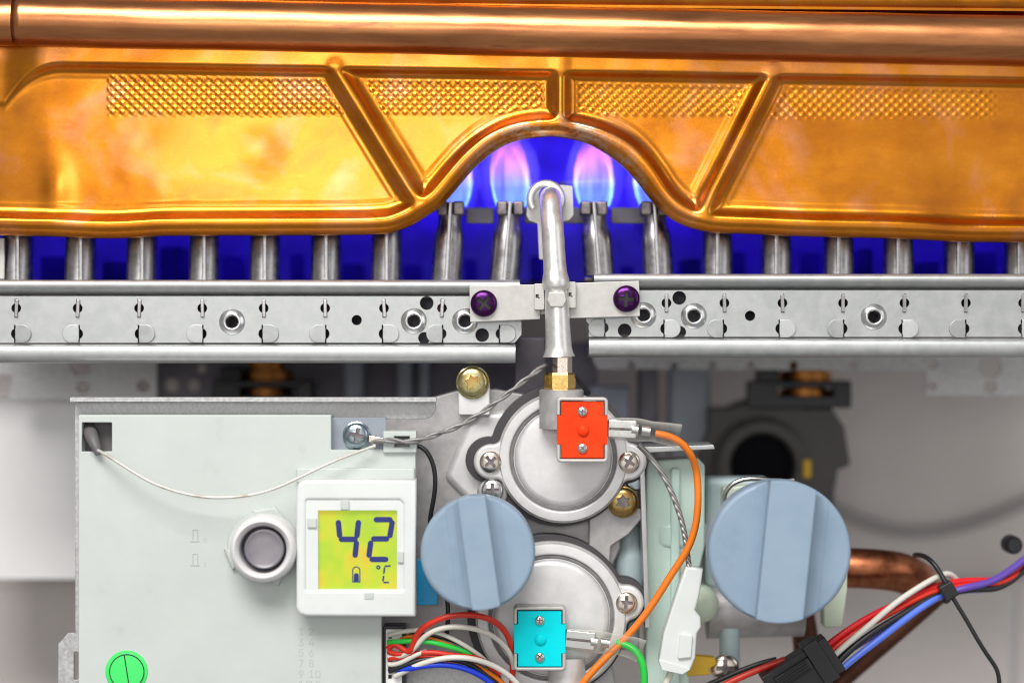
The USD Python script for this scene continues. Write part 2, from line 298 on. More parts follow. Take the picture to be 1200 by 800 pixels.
def lathe(prof, cx, cy, n=40, at=None, cap_back=True):
    """Revolved about an axis that runs away from the viewer; prof = (radius, depth) from the front centre outwards and back."""
    y0 = prof[0][1] if at is None else at
    c = V(cx, cy, y0)[0]; s = 1 + y0 / DIST
    a = np.arange(n) * 2 * math.pi / n
    v, f, first = [], [], 0
    if prof[0][0] == 0:
        v.append([[c[0], prof[0][1], c[2]]]); prof = prof[1:]; first = 1
    for r, y in prof:
        v.append(np.stack([c[0] + r * s * np.cos(a), np.full(n, float(y)), c[2] + r * s * np.sin(a)], 1))
    v = np.vstack(v); i = np.arange(n); j = (i + 1) % n
    if first: f.append(np.stack([np.zeros(n, int), 1 + i, 1 + j], 1))
    for L in range(len(prof) - 1):
        A, B = first + L * n, first + (L + 1) * n
        f.append(np.stack([A + i, B + i, B + j], 1)); f.append(np.stack([A + i, B + j, A + j], 1))
    if cap_back:
        v = np.vstack([v, [[c[0], prof[-1][1], c[2]]]]); A = first + (len(prof) - 1) * n
        f.append(np.stack([np.full(n, len(v) - 1), A + j, A + i], 1))
    return v, np.vstack(f)

def zlathe(prof, cx, y, n=32, tilt=0.0):
    """Revolved about an upright axis; prof = (radius, py) from the top down."""
    s = 1 + y / DIST
    a = np.arange(n) * 2 * math.pi / n; v, f = [], []
    for r, py in prof:
        v.append(np.stack([(cx - 600) * s + r * s * np.cos(a), y + r * s * np.sin(a), np.full(n, (400 - py) * s)], 1))
    v = np.vstack(v); i = np.arange(n); j = (i + 1) % n
    for L in range(len(prof) - 1):
        A, B = L * n, (L + 1) * n
        f.append(np.stack([A + i, B + i, B + j], 1)); f.append(np.stack([A + i, B + j, A + j], 1))
    c = np.array([[(cx - 600) * s, y, (400 - prof[0][1]) * s], [(cx - 600) * s, y, (400 - prof[-1][1]) * s]])
    m = len(v); v = np.vstack([v, c]); A = (len(prof) - 1) * n
    f.append(np.stack([np.full(n, m), i, j], 1)); f.append(np.stack([np.full(n, m + 1), A + j, A + i], 1))
    return v, np.vstack(f)

def path3(pts, step=4.0):
    p = V(*np.array(pts, float).T)
    t = np.r_[0, np.cumsum(np.linalg.norm(np.diff(p, axis=0), axis=1))]
    n = max(int(t[-1] / step), 4)
    return CubicSpline(t, p)(np.linspace(0, t[-1], n)) if len(p) > 2 else p[0] + (p[1] - p[0]) * np.linspace(0, 1, n)[:, None]

def sweep(q, r, sides=12, caps=True, squash=1.0):
    q = np.asarray(q, float)
    r = np.broadcast_to(np.interp(np.linspace(0, 1, len(q)), np.linspace(0, 1, len(np.atleast_1d(r))), np.atleast_1d(r)), (len(q),))
    t = np.gradient(q, axis=0); t /= np.linalg.norm(t, axis=1, keepdims=True) + 1e-12
    u = np.cross(t[0], [0, 1, 0.01]); u /= np.linalg.norm(u); us = []
    for k in range(len(q)):
        u = u - t[k] * (u @ t[k]); u /= np.linalg.norm(u); us.append(u)
    us = np.array(us); w = np.cross(t, us)
    a = np.arange(sides) * 2 * math.pi / sides
    v = (q[:, None] + r[:, None, None] * (np.cos(a)[None, :, None] * us[:, None] + squash * np.sin(a)[None, :, None] * w[:, None])).reshape(-1, 3)
    i = np.arange(sides); j = (i + 1) % sides; f = []
    for L in range(len(q) - 1):
        A, B = L * sides, (L + 1) * sides
        f.append(np.stack([A + i, B + j, B + i], 1)); f.append(np.stack([A + i, A + j, B + j], 1))
    if caps:
        m = len(v); v = np.vstack([v, q[:1], q[-1:]]); A = (len(q) - 1) * sides
        f.append(np.stack([np.full(sides, m), j, i], 1)); f.append(np.stack([np.full(sides, m + 1), A + i, A + j], 1))
    f = np.vstack(f)
    return v, f[:, ::-1]

def tube(pts, r, sides=12, step=4.0): return sweep(path3(pts, step), r, sides)

def strand(pts, r, turns=0.28, step=1.2, sides=7):
    """Two thin wires twisted round each other along a path."""
    q = path3(pts, step); t = np.gradient(q, axis=0); t /= np.linalg.norm(t, axis=1, keepdims=True)
    u = np.cross(t, [0, 1, 0.0]); u /= np.linalg.norm(u, axis=1, keepdims=True); w = np.cross(t, u)
    d = np.r_[0, np.cumsum(np.linalg.norm(np.diff(q, axis=0), axis=1))] * turns
    out = []
    for ph in (0, math.pi):
        out.append(sweep(q + r * 0.85 * (np.cos(d + ph)[:, None] * u + np.sin(d + ph)[:, None] * w), r, sides))
    return cat(*out)

def prism_x(prof, x0, x1):
    """A (depth, py) profile run along x; prof counter-clockwise seen from +x or not: fixed by its area."""
    p = np.array(prof, float); z = (400 - p[:, 1]); yy = p[:, 0]
    area = 0.5 * np.sum(yy * np.roll(z, -1) - np.roll(yy, -1) * z)
    if area < 0: yy, z = yy[::-1], z[::-1]
    n = len(yy)
    v = np.vstack([np.stack([np.full(n, x - 600.0), yy, z], 1) for x in (x0, x1)])
    i = np.arange(n); j = (i + 1) % n
    tri = np.asarray(m3.triangulate([np.stack([yy, z], 1)]), int)
    return v, np.vstack([np.stack([i, j, n + j], 1), np.stack([i, n + j, n + i], 1), tri[:, ::-1], tri + n])

def mani(m):
    return m3.Manifold(m3.Mesh(np.asarray(m[0], np.float32), np.asarray(m[1], np.uint32)))
def unmani(m):
    k = m.to_mesh(); return np.array(k.vert_properties[:, :3], float), np.array(k.tri_verts, int)

def recess(kind, cx, cy, r, rot):
    if kind == 'cross':
        p = unary_union([rect(cx - r * 0.62, cy - r * 0.17, cx + r * 0.62, cy + r * 0.17), rect(cx - r * 0.17, cy - r * 0.62, cx + r * 0.17, cy + r * 0.62), disc(cx, cy, r * 0.28, 4)])
    elif kind == 'slot':
        p = rect(cx - r * 0.8, cy - r * 0.1, cx + r * 0.8, cy + r * 0.1)
    else:
        a = np.arange(12) * math.pi / 6
        p = Polygon([(cx + (r * 0.56 if k % 2 == 0 else r * 0.36) * math.cos(t), cy + (r * 0.56 if k % 2 == 0 else r * 0.36) * math.sin(t)) for k, t in enumerate(a)])
    return affinity.rotate(p, rot, origin=(cx, cy))

def screw_head(cx, cy, y, r, h, kind='cross', rot=20, flange=0):
    """Pan head standing on depth y, with its recess cut in."""
    prof = [(0, y - h)] + [(r * math.sin(t), y - h * math.cos(t) ** 0.45) for t in np.linspace(0.25, math.pi / 2 - 0.02, 11)] + [(r, y + 1)]
    if flange: prof = prof[:-1] + [(r + flange, y - 1), (r + flange, y + 1)]
    head = lathe(prof, cx, cy, 36, at=y)
    cut = slab(recess(kind, cx, cy, r, rot), y - h - 2, y - h * 0.02, 0, taper=-r * 0.07)
    return unmani(mani(head) - mani(cut))

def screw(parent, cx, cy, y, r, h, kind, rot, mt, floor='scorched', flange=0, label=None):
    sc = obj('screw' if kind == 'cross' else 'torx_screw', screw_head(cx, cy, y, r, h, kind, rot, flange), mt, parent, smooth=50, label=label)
    obj('recess_shade_floor', slab(recess(kind, cx, cy, r * 0.94, rot), y - h * 0.45, y - 0.4), floor, sc, smooth=False)  # darker plate paints in the shade and grime of the recess
    return sc

def fbm2(x, z, sc, seed):
    return meshkit.fbm(np.stack([x / sc, z / sc, np.zeros_like(x)], -1), 3, seed) - 0.5

# ================================================================== THE SETTING
def sheet(x0, y0, x1, y1, y): return slab(rect(x0, y0, x1, y1), y, y + 8)
bp = obj('back_panel', sheet(-500, -350, 1700, 672, 600), 'panel', smooth=False, kind='structure', label='warm grey enamelled sheet metal back of the casing')
obj('lower_back_panel', cat(slab(rect(-500, 684, 1185, 1150), 570, 578, 4), slab(rect(1191, 684, 1700, 1150), 570, 578, 4)), 'panel', kind='structure', label='lower grey casing sheet with a folded top edge and an upright seam')
obj('casing_ledge', (lambda m: (np.stack([m[0][:, 0] * 1.19, m[0][:, 1], m[0][:, 2] * 1.19], 1), m[1]))(prism_x([(570, 690), (566, 684), (570, 679), (600, 676), (600, 690)], -500, 1700)), 'panel', kind='structure', label='folded ledge between the two grey casing sheets')

# ================================================================== HEAT EXCHANGER
hx = thing('heat_exchanger', 'large gold-coloured copper heat exchanger with an embossed front and an arched opening', 'heat exchanger', (600, 275, 0))
ob = np.array([(-60, 273), (0, 275), (70, 277), (130, 279), (200, 276), (420, 275), (455, 273), (480, 265), (500, 253), (515, 243), (530, 227), (545, 209), (560, 193), (580, 177), (600, 167), (620, 162), (645, 160), (670, 163), (690, 169), (710, 180), (730, 195), (750, 217), (762, 233), (775, 247), (790, 258), (810, 267), (835, 272), (880, 274), (950, 277), (1050, 279), (1130, 283), (1260, 284)], float)
outline = PchipInterpolator(ob[:, 0], ob[:, 1])
def seg_dist(x, y, pts):
    d = np.full(x.shape, 1e9)
    for (ax, ay), (bx, by) in zip(pts[:-1], pts[1:]):
        t = np.clip(((x - ax) * (bx - ax) + (y - ay) * (by - ay)) / ((bx - ax) ** 2 + (by - ay) ** 2), 0, 1)
        d = np.minimum(d, np.hypot(x - ax - t * (bx - ax), y - ay - t * (by - ay)))
    return d
def smooth01(t):
    t = np.clip(t, 0, 1); return t * t * (3 - 2 * t)
def panel_height(x, y):
    H = 12.5
    ex = np.linspace(-60, 1260, 265); e = seg_dist(x, y, list(zip(ex, outline(ex))))
    off = 15 + 6 * np.exp(-((x - 745) / 40) ** 2)
    er = np.where(e < off, (off - e) / off * 0.9, 0)                     # 0 at the crest, towards 1 at the cut edge
    rim_d = np.where(e < off, 0, e - off)
    rib = np.minimum(seg_dist(x, y, [(393, 80), (424, 130), (479, 220), (500, 250)]), seg_dist(x, y, [(905, 86), (863, 170), (835, 225), (822, 256)]))
    vert = seg_dist(x, y, [(657, 70), (657, 140)])
    yt = 71 + 0.016 * x + 34 * np.clip((75 - x) / 60, 0, 1.15) ** 2.2
    dtop = np.maximum(y - yt, 0) * (1 + 0.25 * np.clip((60 - x) / 60, 0, 1))
    fade = smooth01((x - 2) / 55)
    g = [np.exp(-(rim_d / 10.5) ** 2), np.exp(-(rib / 11) ** 2), np.exp(-(vert / 11) ** 2), np.exp(-(dtop / 8.5) ** 2) * (0.25 + 0.75 * fade)]
    top = np.maximum.reduce(g)
    tot = (sum(k ** 2.6 for k in g)) ** (1 / 2.6)                          # a soft union where the ribs meet
    tot = np.where(tot > 0.8, 0.8 + 0.24 * np.tanh((tot - 0.8) / 0.24), tot)
    h = H * tot
    lip = [np.exp(-((rim_d - 21.5) / 2.4) ** 2), np.exp(-((rib - 21.5) / 2.4) ** 2), np.exp(-((vert - 19.5) / 2.4) ** 2), np.exp(-((dtop - 16.5) / 2.4) ** 2) * fade]
    h += 0.9 * 0.5 * np.maximum.reduce(lip) * smooth01((0.10 - top) / 0.05)
    h -= 13 * er ** 2.2
    left = np.clip((58 - x) / 58, 0, 2)
    h -= 3.0 * left ** 1.6 * smooth01((y - 60) / 30)
    flatness = smooth01((0.06 - top) / 0.05)
    for x0, x1, y0, y1, amp in ((127, 420, 84, 138, 1.0), (430, 642, 90, 138, 0.9), (676, 900, 92, 139, 0.75), (890, 1180, 97, 142, 0.6)):
        u, w = (x - x0) / 11.2, (y - y0) / 10.6
        b = (np.cos(2 * math.pi * u) * 0.5 + 0.5) * (np.cos(2 * math.pi * w) * 0.5 + 0.5)
        c = (np.cos(2 * math.pi * (u + 0.5)) * 0.5 + 0.5) * (np.cos(2 * math.pi * (w + 0.5)) * 0.5 + 0.5)
        r0 = 4 if x0 < 800 else 14
        inside = smooth01((x - x0 + 2) / r0) * smooth01((x1 - x) / (30 if x0 > 800 else 6)) * smooth01((y - y0 + 2) / 5) * smooth01((y1 - y) / 6) * flatness
        h += 1.1 * amp * (b ** 1.7 + c ** 1.7) * inside
    # pressed sheet is never quite flat
    h += 7.0 * fbm2(x, y, 190.0, 3) + 1.3 * fbm2(x, y, 75.0, 9)
    # two shallow dips imitating dark reflections and a bulge at the lower left corner
    h -= 2.2 * np.exp(-((x - 302) ** 2 + (y - 175) ** 2) / 30 ** 2) + 1.2 * np.exp(-((x - 180) ** 2 + (y - 150) ** 2) / 26 ** 2)
    h += 2.5 * np.exp(-(((x - 66) / 16) ** 2 + ((y - 222) / 34) ** 2))
    return h
nx, nv = 1050, 190
gx = np.linspace(-45, 1245, nx)
yt0 = 18 + 0.021 * gx
tv = np.linspace(0, 1, nv)
bot = outline(gx)
X = np.repeat(gx[:, None], nv, 1); Y = yt0[:, None] + (bot - yt0)[:, None] * tv[None, :]
Hh = panel_height(X, Y)
Hb = Hh[:, -1:]
rows = [(X, Y, -Hh)]
front = np.stack([X - 600, -Hh, 400 - Y], -1)
roll = [np.stack([gx - 600, -Hh[:, -1] + dy, 400 - (bot + dz)], -1)[:, None, :] for dy, dz in ((2.5, 0.7), (5, 0.3), (6, -1.5), (12, -2.5), (24, -3))]
G = np.concatenate([front] + roll, 1)
m = G.shape[1]; idx = np.arange(nx * m).reshape(nx, m)
a, b, c, d = idx[:-1, :-1], idx[1:, :-1], idx[1:, 1:], idx[:-1, 1:]
ff = np.concatenate([np.stack([a, d, c], -1).reshape(-1, 3), np.stack([a, c, b], -1).reshape(-1, 3)])
obj('front_sheet', (G.reshape(-1, 3), ff), 'gold', hx, smooth=True)

def pipe_mesh(x0, x1, r, n=120, sides=48, wob=0.6):
    xs = np.linspace(x0, x1, n); q = np.stack([xs - 600, np.full(n, -14.0), 400 - (25.5 + 0.0208 * xs)], -1)
    v, f = sweep(q, r, sides)
    nn = v - np.stack([v[:, 0], np.full(len(v), -14.0), 400 - (25.5 + 0.0208 * (v[:, 0] + 600))], -1)
    k = fbm2(v[:, 0] * 0.35 + v[:, 1], v[:, 2], 26.0, 5) * wob
    L = np.linalg.norm(nn, axis=1, keepdims=True)
    return v + np.where(L > 1, nn / np.maximum(L, 1), 0) * k[:, None] * 2, f
obj('pipe', pipe_mesh(20, 1300, 29.5), 'pipe', hx, smooth=True, label='thick copper water pipe along the top')
obj('pipe_collar', pipe_mesh(-60, 20.5, 29.8, 20), 'pipe', hx, smooth=50, label='browned pipe collar at the left end')
def tilted(prof, x0, x1):
    v, f = prism_x(prof, x0, x1); v = v.copy(); v[:, 2] -= 0.009 * (v[:, 0] + 600); return v, f
obj('top_flange', tilted([(20, -60), (4, -60), (2, -16), (0, -10), (-3, -4), (-8, -1), (-11, 1), (-11, 4), (-7, 6), (-2, 8), (2, 12), (2, 40), (20, 40)], -60, 1260), 'gold', hx, smooth=50)
cl = [('rear_wall', slab(rect(-400, -60, 1600, 345), 430, 438)), ('top_wall', prism_x([(20, 20), (430, 20), (430, 12), (20, 12)], -60, 1260)),
      ('side_wall', slab(rect(-60, 0, -52, 320), 12, 430)), ('side_wall', slab(rect(1254, 0, 1262, 320), 12, 430))]
for nme, ms in cl: obj(nme, ms, 'lining', hx, smooth=False)

# ================================================================== BURNERS
def keyhole(x, y): return unary_union([disc(x, y, 5.7), rect(x - 1.9, y - 11, x + 1.9, y + 11)])
def flap_hole(x, y, right):
    return unary_union([disc(x + (1.5 if right else -1.5), y, 6.7), rect(x - 1.6, y - 10.5, x + 1.6, y + 10.5)])
def rack(name, label, x0, x1, lx0, lx1, dy, keys, flaps, holes, eyes, burners, corner):
    t = thing(name, label, 'burner rack', ((x0 + x1) / 2, 425 + dy, -20))
    yf = -20
    face = Polygon(corner)
    cuts = [keyhole(x, y) for x, y in keys] + [flap_hole(x, y, r) for x, y, r in flaps] + [disc(x, y, r) for x, y, r in holes] + [disc(x, y, 6.4) for x, y in eyes]
    face = face.difference(unary_union(cuts))
    obj('face_plate', slab(face, yf, yf + 5, 0.8, 2), 'zinc', t)
    s = 1 + yf / DIST
    def run(prof, a, b):
        v, f = prism_x(prof, a, b); v = v.copy(); v[:, [0, 2]] *= s; return v, f
    top = [(60, 332 + dy), (60, 328 + dy), (-24, 328 + dy), (-27, 329.2 + dy), (-29, 332 + dy), (-29.3, 335 + dy), (-28.3, 338 + dy), (-26, 341 + dy), (-20, 343.8 + dy), (-12, 346.5 + dy), (-12, 341 + dy), (-20, 332 + dy)]
    obj('top_lip', run(top, lx0[0], lx1[0]), 'zinc', t, smooth=60)
    low = [(-8, 403 + dy), (-18, 403 + dy), (-21, 403.5 + dy), (-25, 404.5 + dy), (-27, 406 + dy), (-28.5, 410 + dy), (-28.8, 415 + dy), (-27.8, 420 + dy), (-25.5, 424 + dy), (-20, 425.5 + dy), (40, 425.5 + dy), (40, 421 + dy), (-16, 418 + dy)]
    obj('bottom_lip', run(low, lx0[1], lx1[1]), 'zinc', t, smooth=60)
    obj('hole_shade_backing', slab(rect(x0, 349 + dy, x1, 399 + dy), 34, 40), 'slate', t)  # dark sheet added behind the holes to paint their shade
    obj('added_light_stop', prism_x([(45, 334 + dy), (425, 334 + dy), (425, 331 + dy), (45, 331 + dy)], x0, x1), 'scorched', t, smooth=False)  # unseen plate added to keep flame light from leaking downwards
    for x, y in keys:
        k = affinity.rotate(rect(x - 2.1, y - 10.5, x + 2.1, y + 10.5, 0.8), (x * 7 % 9) - 4)
        obj('burner_pin', slab(k, yf - 3, yf + 20, 0.7, 2), 'burner', t)
    for x, y, r in flaps:
        fl = unary_union([disc(x + 8, y, 10.5), rect(x, y - 10.5, x + 8, y + 10.5)]).intersection(rect(x - 0.5, y - 11, x + 20, y + 11))
        if not r: fl = affinity.scale(fl, -1, 1, origin=(x, y))
        g = slab(fl, yf - 1.8, yf + 0.5, 0.6, 2)
        k = 0.06 + 0.05 * ((x * 3) % 5) / 5                              # each flap is bent a little differently
        g[0][:, 1] -= np.abs(g[0][:, 0] - (x - 600) * s) * k
        obj('bent_tab', g, 'zinc', t)
    for x, y in eyes:
        obj('flared_eyelet', lathe([(6.4, yf + 30), (6.4, yf - 1), (7.2, yf - 3.6), (8.6, yf - 4.6), (10.2, yf - 4.2), (12.5, yf - 2.6), (14.6, yf - 1.2), (15.6, yf + 0.4)], x, y, 36, at=yf, cap_back=False), 'steel', t, smooth=True)
    for x, tx, w in burners:
        n = 26; yb = 50
        py = np.array([330 + dy, 300, 282, 274, 268, 262, 256, 251]); rr = np.array([18.5, 18.5, 18.3, 17.2, 15.2, 13.8, 13.6, 14]) * w
        cxs = x + tx * (330 - py) / 90
        vs, fs = [], []
        a = np.arange(n) * 2 * math.pi / n; s2 = 1 + yb / DIST
        for k in range(len(py)):
            vs.append(np.stack([(cxs[k] - 600) * s2 + rr[k] * np.cos(a), yb + rr[k] * 1.05 * np.sin(a) + (330 - py[k]) * 0.10, np.full(n, (400 - py[k]) * s2)], 1))
        i = np.arange(n); j = (i + 1) % n
        for L in range(len(py) - 1):
            A, B = L * n, (L + 1) * n
            fs += [np.stack([A + i, A + j, B + j], 1), np.stack([A + i, B + j, B + i], 1)]
        b = obj('burner', (np.vstack(vs), np.vstack(fs)), 'burner', t, smooth=40)
        seam = Polygon([(x - 2.6, 331 + dy), (x + 2.6, 331 + dy), (x + tx + 2.2, 236), (x + tx - 2.2, 236)])
        obj('seam_flange', slab(seam, 29, 70, 1.2, 2), 'burner', b)
        hd = []
        for sg in (-1, 1):
            X0, X1 = sorted((x + tx + sg * 2.5, x + tx + sg * 16 * w))
            hd.append(slab(rect(X0, 235.5, X1, 252, 3), 40, 72, 2.5, 3))
        obj('burner_head', cat(*hd), 'scorched', b)
        obj('burner_blade', slab(rect(x + tx - 9, 240, x + tx + 9, 262, 2), 74, 390, 1), 'scorched', b, smooth=False)
        obj('port_strip', slab(rect(x + tx - 15, 236.5, x + tx + 15, 244, 1), 74.5, 385, 1), 'burner', b, smooth=False)
    rnd = random.Random(int(x0) + 77)
    for x, tx, w in burners:
        h_ = rnd.uniform(288, 312); a_ = x + rnd.uniform(16, 30); b_ = a_ + rnd.uniform(14, 28)
        obj('added_dark_block', slab(rect(a_, h_, b_, 331 + dy, 3), rnd.uniform(210, 330), 345, 2, 2), 'pit', t)  # black blocks added to darken parts of the blue gaps
    return t

KL = [19, 91, 163, 237, 309, 381, 450, 518]
rl = rack('burner_rack', 'zinc-plated burner rack with a row of steel burners, left of the pilot tube', -60, 611, (-60, -60), (609, 604), 0,
     [(x, 361) for x in KL],
     [(18, 391, True), (92, 391, False), (163, 391, True), (237, 391, False), (308, 391, True), (381, 391, False), (449, 391, True), (518, 391, False), (586, 391, True)],
     [(418, 375, 6), (500, 355, 8), (565, 392.5, 8), (497, 396, 7)], [(272, 377), (485, 376), (545, 376)],
     [(20, 0, 1), (94, 0, 1), (166, 0, 1), (239, 0, 1), (310, 0, 1), (382, 0, 1), (453, 0, 1), (523, 5, 1), (591, 7, 1.02)],
     [(-60, 347), (609, 347), (611, 349), (611, 392), (603, 401.5), (-60, 401.5)])
KR = [781, 849, 917, 988, 1060, 1132, 1199]
rr_ = rack('burner_rack', 'zinc-plated burner rack with a row of steel burners, right of the pilot tube', 687, 1260, (696, 690), (1260, 1260), -7,
     [(x, 355) for x in KR],
     [(708, 384, False), (779, 385, True), (847, 385, False), (914, 385, True), (988, 385, False), (1058, 385, True), (1131, 385, False), (1198, 385, True)],
     [(879, 370, 6), (796, 349, 8), (732, 387, 8), (797, 389, 7)], [(754, 369), (813, 370), (1024, 371)],
     [(703, -7, 1.02), (772, -5, 1), (841, 0, 1), (910, 0, 1), (983, 0, 1), (1053, 0, 1), (1124, 0, 1), (1195, 0, 1)],
     [(687, 340), (1260, 340), (1260, 394.5), (690, 394.5), (690, 380), (687, 376)])
ws = obj('end_strip', slab(rect(-40, 279, 5, 327), 30, 34, 1), 'satin', rl)
cs = thing('cross_lighting_strip', 'dark bent strip bridging the burner heads behind the pilot tube', 'metal strip', (640, 262, 60))
for x0, x1 in ((546, 579), (614, 640), (660, 690), (716, 758)):
    obj('strip_section', slab(rect(x0, 243, x1, 262, 3), 84, 88, 1.5), 'slate', cs)

# ------------------------------------------------------------------ flames
def flame(cx, y, w, h0, h1, seed, n=32):
    """A hollow flame: a thin luminous shell drawn out along the burner."""
    rnd = random.Random(seed)
    pr = [(0.74, 0), (0.90, 0.12), (1.0, 0.28), (0.96, 0.45), (0.82, 0.62), (0.58, 0.78), (0.34, 0.9), (0.12, 0.98), (0.01, 1.0)]
    a = np.arange(n) * 2 * math.pi / n; vs, fs = [], []; s = 1 + y / DIST
    lean = rnd.uniform(-4, 4)
    for r, k in pr:
        wob = 1 + 0.07 * np.sin(3 * a + seed + 5 * k)
        vs.append(np.stack([(cx - 600) * s + w * r * np.cos(a) * wob + lean * k * k, y + 1.3 * w * r * np.sin(a), np.full(n, h0 + (h1 - h0) * k)], 1))
    i = np.arange(n); j = (i + 1) % n
    for L in range(len(pr) - 1):
        A, B = L * n, (L + 1) * n
        fs += [np.stack([A + i, A + j, B + j], 1), np.stack([A + i, B + j, B + i], 1)]
    v = np.vstack(vs); m = len(v); L = (len(pr) - 1) * n
    v = np.vstack([v, v[:n].mean(0), v[L:].mean(0)])
    fs += [np.stack([np.full(n, m), j, i], 1), np.stack([np.full(n, m + 1), L + i, L + j], 1)]
    return v, np.vstack(fs)
FL = [(529, 'blue-white gas flame at the left edge of the arched opening'), (598, 'tall blue and pink gas flame just left of the pilot tube'),
      (696, 'blue and pink gas flame just right of the pilot tube'), (767, 'blue-violet gas flame at the right edge of the arched opening')]
for k, (x, lb) in enumerate(FL):
    t = thing('gas_flame', lb, 'flame', (x, 240, 92), 'gas flames under the arch')
    o_ = flame(x, 92, 25, 163, 264, k); n_ = flame(x, 92, 21, 163.6, 236, k)
    obj('flame_shell', cat(o_, (n_[0], n_[1][:, ::-1])), 'flame', t, smooth=False)
    obj('flame_veil', flame(x, 92, 38, 160, 272, k + 3), 'veil', t, smooth=False)
obj('flame_glow', (lambda b: b)(slab(rect(-40, 120, 1240, 326), 90, 420)), 'glow', smooth=False, kind='stuff', label='blue glow of the burning gas filling the combustion chamber', cat='flame glow')

# ================================================================== PILOT TUBE AND ITS BRACKET
pb = thing('pilot_bracket', 'satin grey metal strip screwed across both burner racks with two purple screws', 'bracket', (650, 375, -34))
yb = -37
obj('strip_half', slab(poly((550, 335), (633, 333), (633, 374), (551, 377.5), r=1), yb, yb + 4, 1, 2), 'satin', pb)
obj('strip_half', slab(poly((667, 331.5), (749, 329), (750, 370.5), (667, 373), r=1), yb, yb + 4, 1, 2), 'satin', pb)
obj('cross_web', slab(rect(626, 346, 676, 368), yb + 4.5, yb + 8), 'satin', pb)
for x0, x1, dy in ((626, 638, 0), (664.5, 675, -2)):
    ear = rect(x0, 332 + dy, x1, 363 + dy, 2).difference(unary_union([rect(x0 + 2, 345 + dy, x0 + 5, 349 + dy), rect(x0 + 4.5, 349 + dy, x0 + 6.5, 350 + dy)]))
    obj('clamp_ear', slab(ear, yb - 12, yb + 2, 1.5, 3), 'satin', pb)
for x, y, r in ((567, 355.5, 15.8), (734, 350, 15.8)):
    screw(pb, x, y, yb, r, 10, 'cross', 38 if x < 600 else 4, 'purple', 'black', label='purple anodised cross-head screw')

pt = thing('pilot_tube', 'bent silver pilot gas tube rising in front of the flames', 'gas tube', (655, 440, -52))
q = path3([(655, 418, -52), (654.5, 405, -52), (653.5, 380, -52), (652.5, 355, -52), (651.5, 335, -52), (650, 310, -50), (648.5, 285, -47), (647, 262, -43), (646, 250, -36), (645.5, 240, -29), (645, 233, -14), (645, 231, 4), (645, 232.5, 20), (645, 237, 30)], 2.0)
L = np.linspace(0, 1, len(q))
zz = 400 - q[:, 2] / (1 + q[:, 1] / DIST)
rad = np.interp(zz, [215, 240, 300, 318, 330, 337, 340, 352, 395, 408, 414, 418], [12.5, 12.5, 13, 13.5, 16, 15.2, 12.5, 13.8, 14.8, 15.5, 17.0, 19.0])
rad = np.where(q[:, 1] > -20, 12.5, rad)
obj('tube', sweep(q, rad, 28), 'nickel', pt, smooth=60)
obj('flattened_shoulder', slab(poly((643, 342), (662, 341.5), (664, 352), (660, 360), (645, 360), (641, 352), r=2), -67.8, -56, 3, 3), 'satin', pt)
obj('flare_nut', zlathe([(10, 414), (11.5, 419), (11.5, 437)], 659, -44, 6), 'warm_steel', pt, smooth=False)
obj('brass_nut', zlathe([(17, 436.5), (18.5, 439), (18.5, 454), (16.5, 457.5)], 656, -44, 6), 'brass', pt, smooth=False)
obj('nut_shoulder', zlathe([(9, 455), (9.5, 458), (9.5, 462)], 656, -44, 24), 'brass', pt)
ig = thing('pilot_hood', 'pale metal pilot hood plate behind the bend of the pilot tube', 'hood plate', (645, 305, 0))
hood = poly((620, 219), (636, 217), (660, 217), (671, 218), (672, 252), (667, 258), (660, 259), (660, 304), (632, 304), (630, 262), (620, 258), (617, 252), r=2).difference(disc(643, 229, 11.5))
obj('hood_plate', slab(hood, 26, 29, 1, 2), 'satin', ig)
an = np.linspace(math.radians(-40), math.radians(215), 40)
obj('hood_ring', sweep(np.stack([(640 - 600) + 18.5 * np.cos(an), np.full(40, 8.0), (400 - 233) + 18.5 * np.sin(an)], -1), 4.6, 10), 'nickel', ig, smooth=60)
obj('deflector', slab(poly((655, 213), (715, 209), (718, 211), (716, 213), (690, 214.5), (655, 216)), 130, 190, 0.5, 1), 'slate', ig)

# ================================================================== BACKGROUND PARTS
wb = obj('white_case', slab(rect(-60, 467, 96, 679, 3), 330, 430, 8, 3), 'offwhite', label='blurred white box behind the left edge of the control box', cat='box')
bk = poly((-60, 410), (184, 410), (184, 468), (10, 468), (14, 440), (-60, 432)).difference(unary_union([disc(95, 427, 13), disc(168, 452, 7), disc(98, 453, 8)]))
obj('perforated_bracket', slab(bk, 270, 276, 1, 2), 'zinc_dull', label='blurred perforated grey bracket under the left end of the burner rack', cat='bracket')
bk = poly((690, 408), (1260, 408), (1260, 463), (1085, 463), (1085, 434), (700, 432)).difference(unary_union([disc(1093, 427, 6), disc(1160, 429, 14), disc(1092, 452, 6), disc(1160, 453, 8)] + [disc(x, 428, 5) for x in (740, 790, 835, 880, 930, 1000)]))
obj('perforated_bracket', slab(bk, 270, 276, 1, 2), 'zinc_dull', label='blurred perforated grey bracket under the right burner rack', cat='bracket')
obj('dark_bulkhead', slab(poly((184, 400), (700, 400), (700, 500), (640, 700), (184, 700)).difference(unary_union([disc(201, 452, 8), disc(227, 452, 7), disc(236, 432, 5)])), 340, 348), 'slate', smooth=False, label='dark slate metal bulkhead in shadow behind the gas valve', cat='bulkhead')
for x, r, lb in ((474, 9, 'thin blue-grey upright tube left of the gold torx screw'), (497, 6, 'thinnest blue-grey upright tube nearest the gold torx screw'), (415, 12, 'dull blue-grey upright tube above the control box bracket')):
    obj('upright_tube', zlathe([(r, 400), (r, 560)], x, 320, 20), 'bluegrey', label=lb, cat='tube')
obj('dark_post', slab(rect(602, 395, 640, 480, 3), 60, 90, 4), 'slate', label='dark purple-black post beneath the pilot bracket', cat='post')
